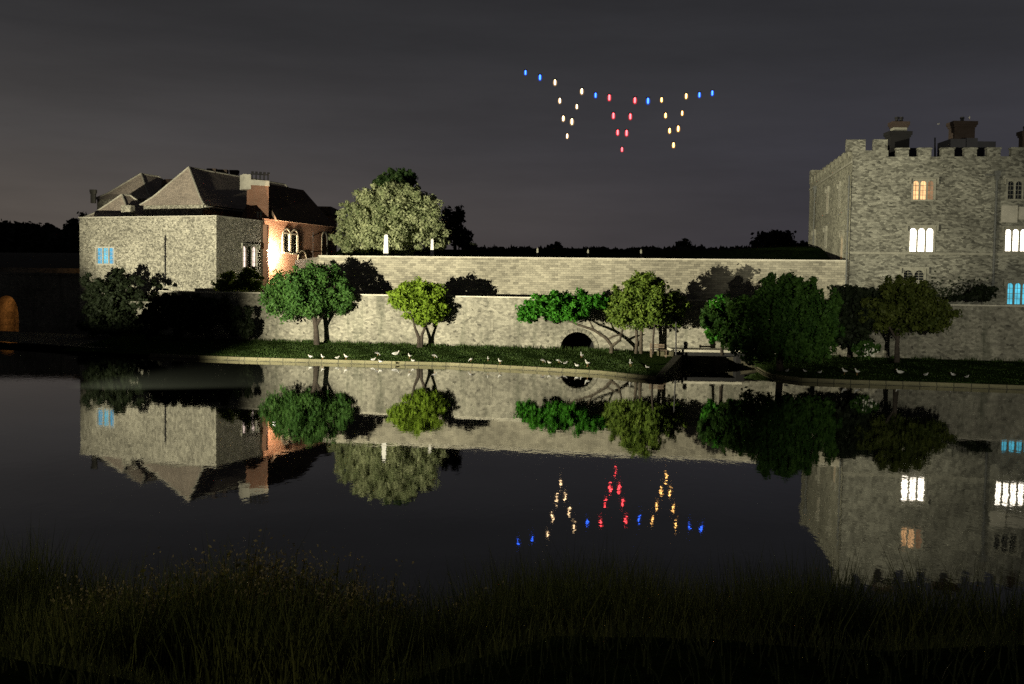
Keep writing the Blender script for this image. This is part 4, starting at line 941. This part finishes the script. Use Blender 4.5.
# ------------------------------------------------------------------ birds
bw = plain('white_feathers', (.33, .33, .30), .8, .08, 8); bgm = plain('grey_feathers', (.28, .28, .27), .8, .2, 8); bo = plain('orange_legs', (.22, .12, .05), .6, .1, 8); bbk = plain('dark_feathers', (.05, .045, .04), .8, .2, 8)
def bird_mesh(kind, mt):
    mb = MB()
    mb.cur = 0
    if kind == 'stand':
        mb.tube([(-.25, 0, .30), (-.16, 0, .31), (-.06, 0, .32), (.06, 0, .35), (.13, 0, .42), (.15, 0, .50), (.17, 0, .56), (.22, 0, .575), (.25, 0, .57)], [.015, .07, .11, .11, .07, .045, .055, .045, .01], 10)
        mb.cur = 1; mb.tube([(-.30, .075, .31), (-.14, .105, .34), (.02, .10, .36)], [.01, .05, .03], 6); mb.tube([(-.30, -.075, .31), (-.14, -.105, .34), (.02, -.10, .36)], [.01, .05, .03], 6)
        mb.cur = 2; mb.tube([(.24, 0, .57), (.31, 0, .555)], [.018, .006], 6)
        for s in (-.045, .045): mb.tube([(0, s, .25), (0, s, .01), (.07, s, .005)], [.012, .012, .012], 5)
    elif kind == 'sit':
        mb.tube([(-.32, 0, .12), (-.20, 0, .11), (-.05, 0, .12), (.10, 0, .14), (.18, 0, .20), (.19, 0, .28), (.22, 0, .32), (.27, 0, .32)], [.015, .09, .13, .115, .06, .04, .05, .02], 10)
        mb.cur = 1; mb.tube([(-.34, .08, .13), (-.16, .12, .15), (.03, .11, .16)], [.01, .06, .03], 6); mb.tube([(-.34, -.08, .13), (-.16, -.12, .15), (.03, -.11, .16)], [.01, .06, .03], 6)
        mb.cur = 2; mb.tube([(.26, 0, .315), (.33, 0, .30)], [.018, .006], 6)
    elif kind == 'feed':
        mb.tube([(-.32, 0, .34), (-.20, 0, .33), (-.05, 0, .31), (.10, 0, .28), (.20, 0, .22), (.27, 0, .12), (.30, 0, .07), (.32, 0, .03)], [.015, .08, .125, .11, .05, .035, .045, .02], 10)
        mb.cur = 1; mb.tube([(-.36, .08, .34), (-.16, .11, .34), (.03, .10, .32)], [.01, .06, .03], 6); mb.tube([(-.36, -.08, .34), (-.16, -.11, .34), (.03, -.10, .32)], [.01, .06, .03], 6)
        mb.cur = 2
        for s in (-.05, .05): mb.tube([(0, s, .24), (0, s, .01), (.07, s, .005)], [.012, .012, .012], 5)
    else:
        mb.tube([(-.24, 0, 0), (-.12, 0, 0), (0, 0, 0), (.12, 0, .02), (.20, 0, .03), (.27, 0, .02)], [.02, .06, .085, .07, .05, .01], 10)
        mb.cur = 1
        for s in (-1, 1):
            mb.face([(.10, s * .05, .02), (-.10, s * .05, .02), (-.06, s * .35, .14), (.06, s * .35, .16)][::s]); mb.face([(.06, s * .35, .16), (-.06, s * .35, .14), (-.16, s * .72, .06)][::s])
    o = mb.build('bird', mt, None, True); me = o.data; bpy.data.objects.remove(o); return me
BM = {}
def bird(px, py, z, kind, yaw, sc, label, white=True, cat='gull', group='birds on the moat banks', pt=None):
    mt = [bw, bgm, bo] if white else [bgm, bbk, bo]; key = (kind, white)
    if key not in BM: BM[key] = bird_mesh(kind, mt)
    p = pt if pt is not None else PZ(px, py, z); o = bpy.data.objects.new('gull' if cat == 'gull' else 'duck', BM[key]); link(o); o.location = p; o.rotation_euler.z = R(yaw); o.scale = (sc * .56,) * 3
    tag(o, label, cat, group)
def on_bank(px, py):
    z = .45; t = .5
    for _ in range(6):
        p = PZ(px, py, z); kb = kerbL if p.x < 10 else kerbR; ky = None
        for a, b in zip(kb, kb[1:]):
            if a.x <= p.x <= b.x: ky = a.y + (b.y - a.y) * (p.x - a.x) / (b.x - a.x)
        if ky is None: break
        t = (p.y - ky) / (wall_y(p.x) + .3 - ky); z = .17 + .66 * max(0, min(1, t)) + .02
    if t < .06: z = .225
    return PZ(px, py, z)
BL_ = [(310.5, 357.5, 'sit', 200, 1.0, 1, 'white gull resting on the bank, leftmost of all the birds'),
 (322.5, 359.5, 'stand', 150, 1.0, 1, 'white gull standing upright, second bird from the left'),
 (337.5, 358.5, 'sit', 20, .9, 1, 'white gull crouching on the kerb, third bird from the left'),
 (346, 359.5, 'stand', 170, 1.1, 1, 'tall white gull standing, fourth bird from the left'),
 (373.5, 360.5, 'sit', 10, 1.0, 1, 'white gull sitting on the kerb, left of a close pair'),
 (380.5, 362.5, 'sit', 190, .95, 1, 'white gull sitting on the kerb, right of a close pair'),
 (377.5, 355.5, 'feed', 20, 1.0, 0, 'grey duck feeding on the grass behind the sitting pair'),
 (396, 355, 'sit', 10, 1.55, 1, 'large white goose-like bird lying on the grass under the lime tree'),
 (409.5, 358.5, 'stand', 140, 1.0, 1, 'white gull standing just left of the lime tree trunk'),
 (413, 361.5, 'sit', 200, .9, 1, 'white gull low on the kerb below the lime tree'),
 (434.5, 358, 'feed', 10, 1.05, 0, 'grey duck feeding just right of the lime tree'),
 (471, 361.5, 'feed', 200, .9, 0, 'grey duck pecking on open grass left of the narrow slit'),
 (488, 361, 'stand', 100, .85, 1, 'white gull standing under the narrow wall slit'),
 (500, 364, 'stand', 200, 1.05, 1, 'white gull at the kerb right of the narrow slit'),
 (543, 362.5, 'feed', 10, .95, 0, 'grey duck left of the arched drain'),
 (549.5, 363.5, 'sit', 190, .9, 1, 'small white gull resting left of the arched drain'),
 (559, 363, 'feed', 20, 1.0, 1, 'white bird bending down at the left foot of the drain arch'),
 (565.5, 363.8, 'sit', 0, .9, 0, 'grey duck sitting below the left side of the arched drain'),
 (577, 366.5, 'sit', 180, 1.0, 1, 'white gull sitting low directly below the arched drain'),
 (581.5, 358.5, 'stand', 100, 1.3, 1, 'tall white bird standing in front of the dark drain opening'),
 (587.5, 366.8, 'stand', 200, 1.35, 1, 'biggest white bird standing on the kerb right of the drain'),
 (630.5, 366.5, 'stand', 90, 1.3, 1, 'slim white bird standing below the olive tree'),
 (647.5, 368.5, 'sit', 200, 1.0, 1, 'white gull near the kerb end left of the inlet')]
for b in BL_: bird(0, 0, 0, b[2], b[3], b[4], b[6], bool(b[5]), 'gull' if b[5] else 'duck', pt=on_bank(b[0], b[1]))
BR_ = [(787, 371.5, 'sit', 0, .8, 0, 'dim grey duck lying at the bend of the right kerb'), (805, 371.8, 'sit', 180, .8, 0, 'dim grey duck, second bird from the inlet on the right bank'), (820, 373, 'sit', 10, .8, 0, 'dim grey duck left of the two standing pale gulls'),
 (844.5, 374.5, 'stand', 170, 1.15, 1, 'pale gull standing on the right bank, left of two'), (857, 375, 'stand', 190, 1.15, 1, 'pale gull standing on the right bank, right of two'), (899.5, 373.5, 'sit', 180, 1.4, 1, 'large pale goose-like bird under the dim green tree'),
 (926, 375.5, 'sit', 0, .9, 0, 'grey duck on the right bank right of the goose-like bird'), (953, 375.5, 'sit', 180, 1.0, 0, 'grey duck on the right bank below the second slit'), (967, 377.5, 'sit', 10, .8, 0, 'smallest grey duck at the right end of the bank')]
for b in BR_: bird(0, 0, 0, b[2], b[3], b[4], b[6], bool(b[5]), 'gull' if b[5] else 'duck', pt=on_bank(b[0], b[1]))
p = P(969.5, 120.2, 83.5); bird(0, 0, 0, 'stand', 60, 1.0, 'white gull perched on the brick castle chimney', True, 'gull', 'gulls above the castle', pt=p)
p = P(938.5, 124, 84); bird(0, 0, 0, 'fly', 15, .9, 'pale gull flying between the two castle chimneys', True, 'gull', 'gulls above the castle', pt=p)

# ------------------------------------------------------------------ drones
dm = {'blue': glow('drone_led_blue', (.03, .13, 1.0), 9), 'white': glow('drone_led_warm_white', (1, .68, .36), 9), 'red': glow('drone_led_red', (1, .06, .07), 12), 'amber': glow('drone_led_amber', (1, .52, .15), 11)}
def halo_shell(name, c):  # see-through glowing shell that paints a halo round each drone light
    m, t, b = mat(name); e = t.nodes.new('ShaderNodeEmission'); e.inputs[0].default_value = (*c, 1); e.inputs[1].default_value = .9
    tr = t.nodes.new('ShaderNodeBsdfTransparent'); m.cycles.emission_sampling = 'NONE'; mx = t.nodes.new('ShaderNodeMixShader'); lw = t.nodes.new('ShaderNodeLayerWeight'); lw.inputs[0].default_value = .35
    iv = rng_map(t, lw.outputs['Facing'], 0, .75, .30, .0); t.links.new(iv, mx.inputs[0]); t.links.new(tr.outputs[0], mx.inputs[1]); t.links.new(e.outputs[0], mx.inputs[2]); t.links.new(mx.outputs[0], t.nodes['Material Output'].inputs['Surface']); return m
hm = {'blue': halo_shell('halo_blue', (.03, .12, 1)), 'white': halo_shell('halo_white', (.8, .5, .25)), 'red': halo_shell('halo_red', (1, .05, .07)), 'amber': halo_shell('halo_amber', (.9, .4, .08))}
def drone_meshes():
    mb = MB(); mb.tube([(0, 0, .60), (0, 0, .66), (0, 0, .78), (0, 0, .84)], [.10, .22, .22, .08], 10)
    for k in range(4):
        a = math.pi / 4 + k * math.pi / 2; x, y = math.cos(a), math.sin(a); mb.tube([(0, 0, .72), (x * .5, y * .5, .74)], [.04, .03], 6); mb.tube([(x * .5, y * .5, .70), (x * .5, y * .5, .82)], [.05, .04], 8)
        c, s = math.cos(a + .6), math.sin(a + .6)
        mb.hexa([(x * .5 - c * .24 - s * .02, y * .5 - s * .24 + c * .02, .825), (x * .5 + c * .24 - s * .02, y * .5 + s * .24 + c * .02, .825), (x * .5 + c * .24 + s * .02, y * .5 + s * .24 - c * .02, .825), (x * .5 - c * .24 + s * .02, y * .5 - s * .24 - c * .02, .825)],
                [(x * .5 - c * .24 - s * .02, y * .5 - s * .24 + c * .02, .84), (x * .5 + c * .24 - s * .02, y * .5 + s * .24 + c * .02, .84), (x * .5 + c * .24 + s * .02, y * .5 + s * .24 - c * .02, .84), (x * .5 - c * .24 + s * .02, y * .5 - s * .24 - c * .02, .84)])
    o = mb.build('frame', M['black']); fme = o.data; bpy.data.objects.remove(o)
    mb = MB(); mb.tube([(0, 0, -.62), (0, 0, -.55), (0, 0, -.35), (0, 0, .35), (0, 0, .55), (0, 0, .62)], [.06, .16, .21, .21, .16, .06], 10); o = mb.build('lamp', dm['blue'], None, True); lme = o.data; bpy.data.objects.remove(o)
    mb = MB(); mb.tube([(0, 0, -.95), (0, 0, -.85), (0, 0, -.5), (0, 0, .0), (0, 0, .3), (0, 0, .5), (0, 0, .58)], [.1, .34, .52, .58, .50, .34, .1], 16); o = mb.build('halo_shell', dm['blue'], None, True); hme = o.data; bpy.data.objects.remove(o)  # last tube is the added glow halo, not a drone part
    return fme, {k: (lambda c: (c.materials.clear(), c.materials.append(m), c)[2])(hme.copy()) for k, m in hm.items()}, {k: (lambda c: (c.materials.clear(), c.materials.append(m), c)[2])(lme.copy()) for k, m in dm.items()}
fme, hme, lme = drone_meshes()
DR = [(525.5, 72.5, 'blue', 'far left tip of the formation, highest of all'), (540, 77.3, 'blue', 'second from the left tip of the formation'),
 (555, 82.3, 'white', 'top of the left V on its left arm'), (581.8, 91.2, 'white', 'top of the left V on its right arm'), (559.8, 100.6, 'white', 'second down the left arm of the left V'), (576.8, 106.6, 'white', 'second down the right arm of the left V'),
 (563.3, 118.4, 'white', 'third down the left arm of the left V'), (571.9, 121.5, 'white', 'third down the right arm of the left V'), (567.2, 136, 'white', 'bottom point of the left V'),
 (595.6, 95.2, 'blue', 'joining the left V to the red V'), (609.3, 97.5, 'red', 'top of the red V on its left arm'), (634.9, 100.2, 'red', 'top of the red V on its right arm'), (613.4, 115.6, 'red', 'second down the left arm of the red V'), (630.3, 116.4, 'red', 'second down the right arm of the red V'),
 (617.7, 132.4, 'red', 'third down the left arm of the red V'), (626.6, 132.9, 'red', 'third down the right arm of the red V'), (622, 149.4, 'red', 'bottom point of the red V, lowest of all'),
 (648, 100.8, 'blue', 'joining the red V to the right V'), (661.6, 99.8, 'amber', 'top of the right V on its left arm'), (686.2, 96, 'amber', 'top of the right V on its right arm'), (665.6, 115.4, 'amber', 'second down the left arm of the right V'), (682.2, 113.1, 'amber', 'second down the right arm of the right V'),
 (669.6, 130.6, 'amber', 'third down the left arm of the right V'), (678.2, 128.6, 'amber', 'third down the right arm of the right V'), (673.5, 145, 'amber', 'bottom point of the right V'),
 (699.4, 94.8, 'blue', 'second from the right tip of the formation'), (712.3, 93, 'blue', 'far right tip of the formation')]
cn = {'blue': 'blue', 'white': 'warm white', 'red': 'red', 'amber': 'amber'}
for px, py, c, lb in DR:
    vs = random.uniform(.82, 1.15); p = P(px, py, 262 + random.uniform(-2, 2)); o = bpy.data.objects.new('drone', None); link(o); o.location = p; o.empty_display_size = .3; o.rotation_euler.z = random.uniform(0, .3)
    tag(o, '%s drone light, %s' % (cn[c], lb), 'drone', 'lit drones flying in formation')
    for nm, me in (('frame', fme), ('lamp', lme[c]), ('halo_shell', hme[c])):
        q = bpy.data.objects.new(nm, me); link(q, o); o.scale = (vs, vs, vs)
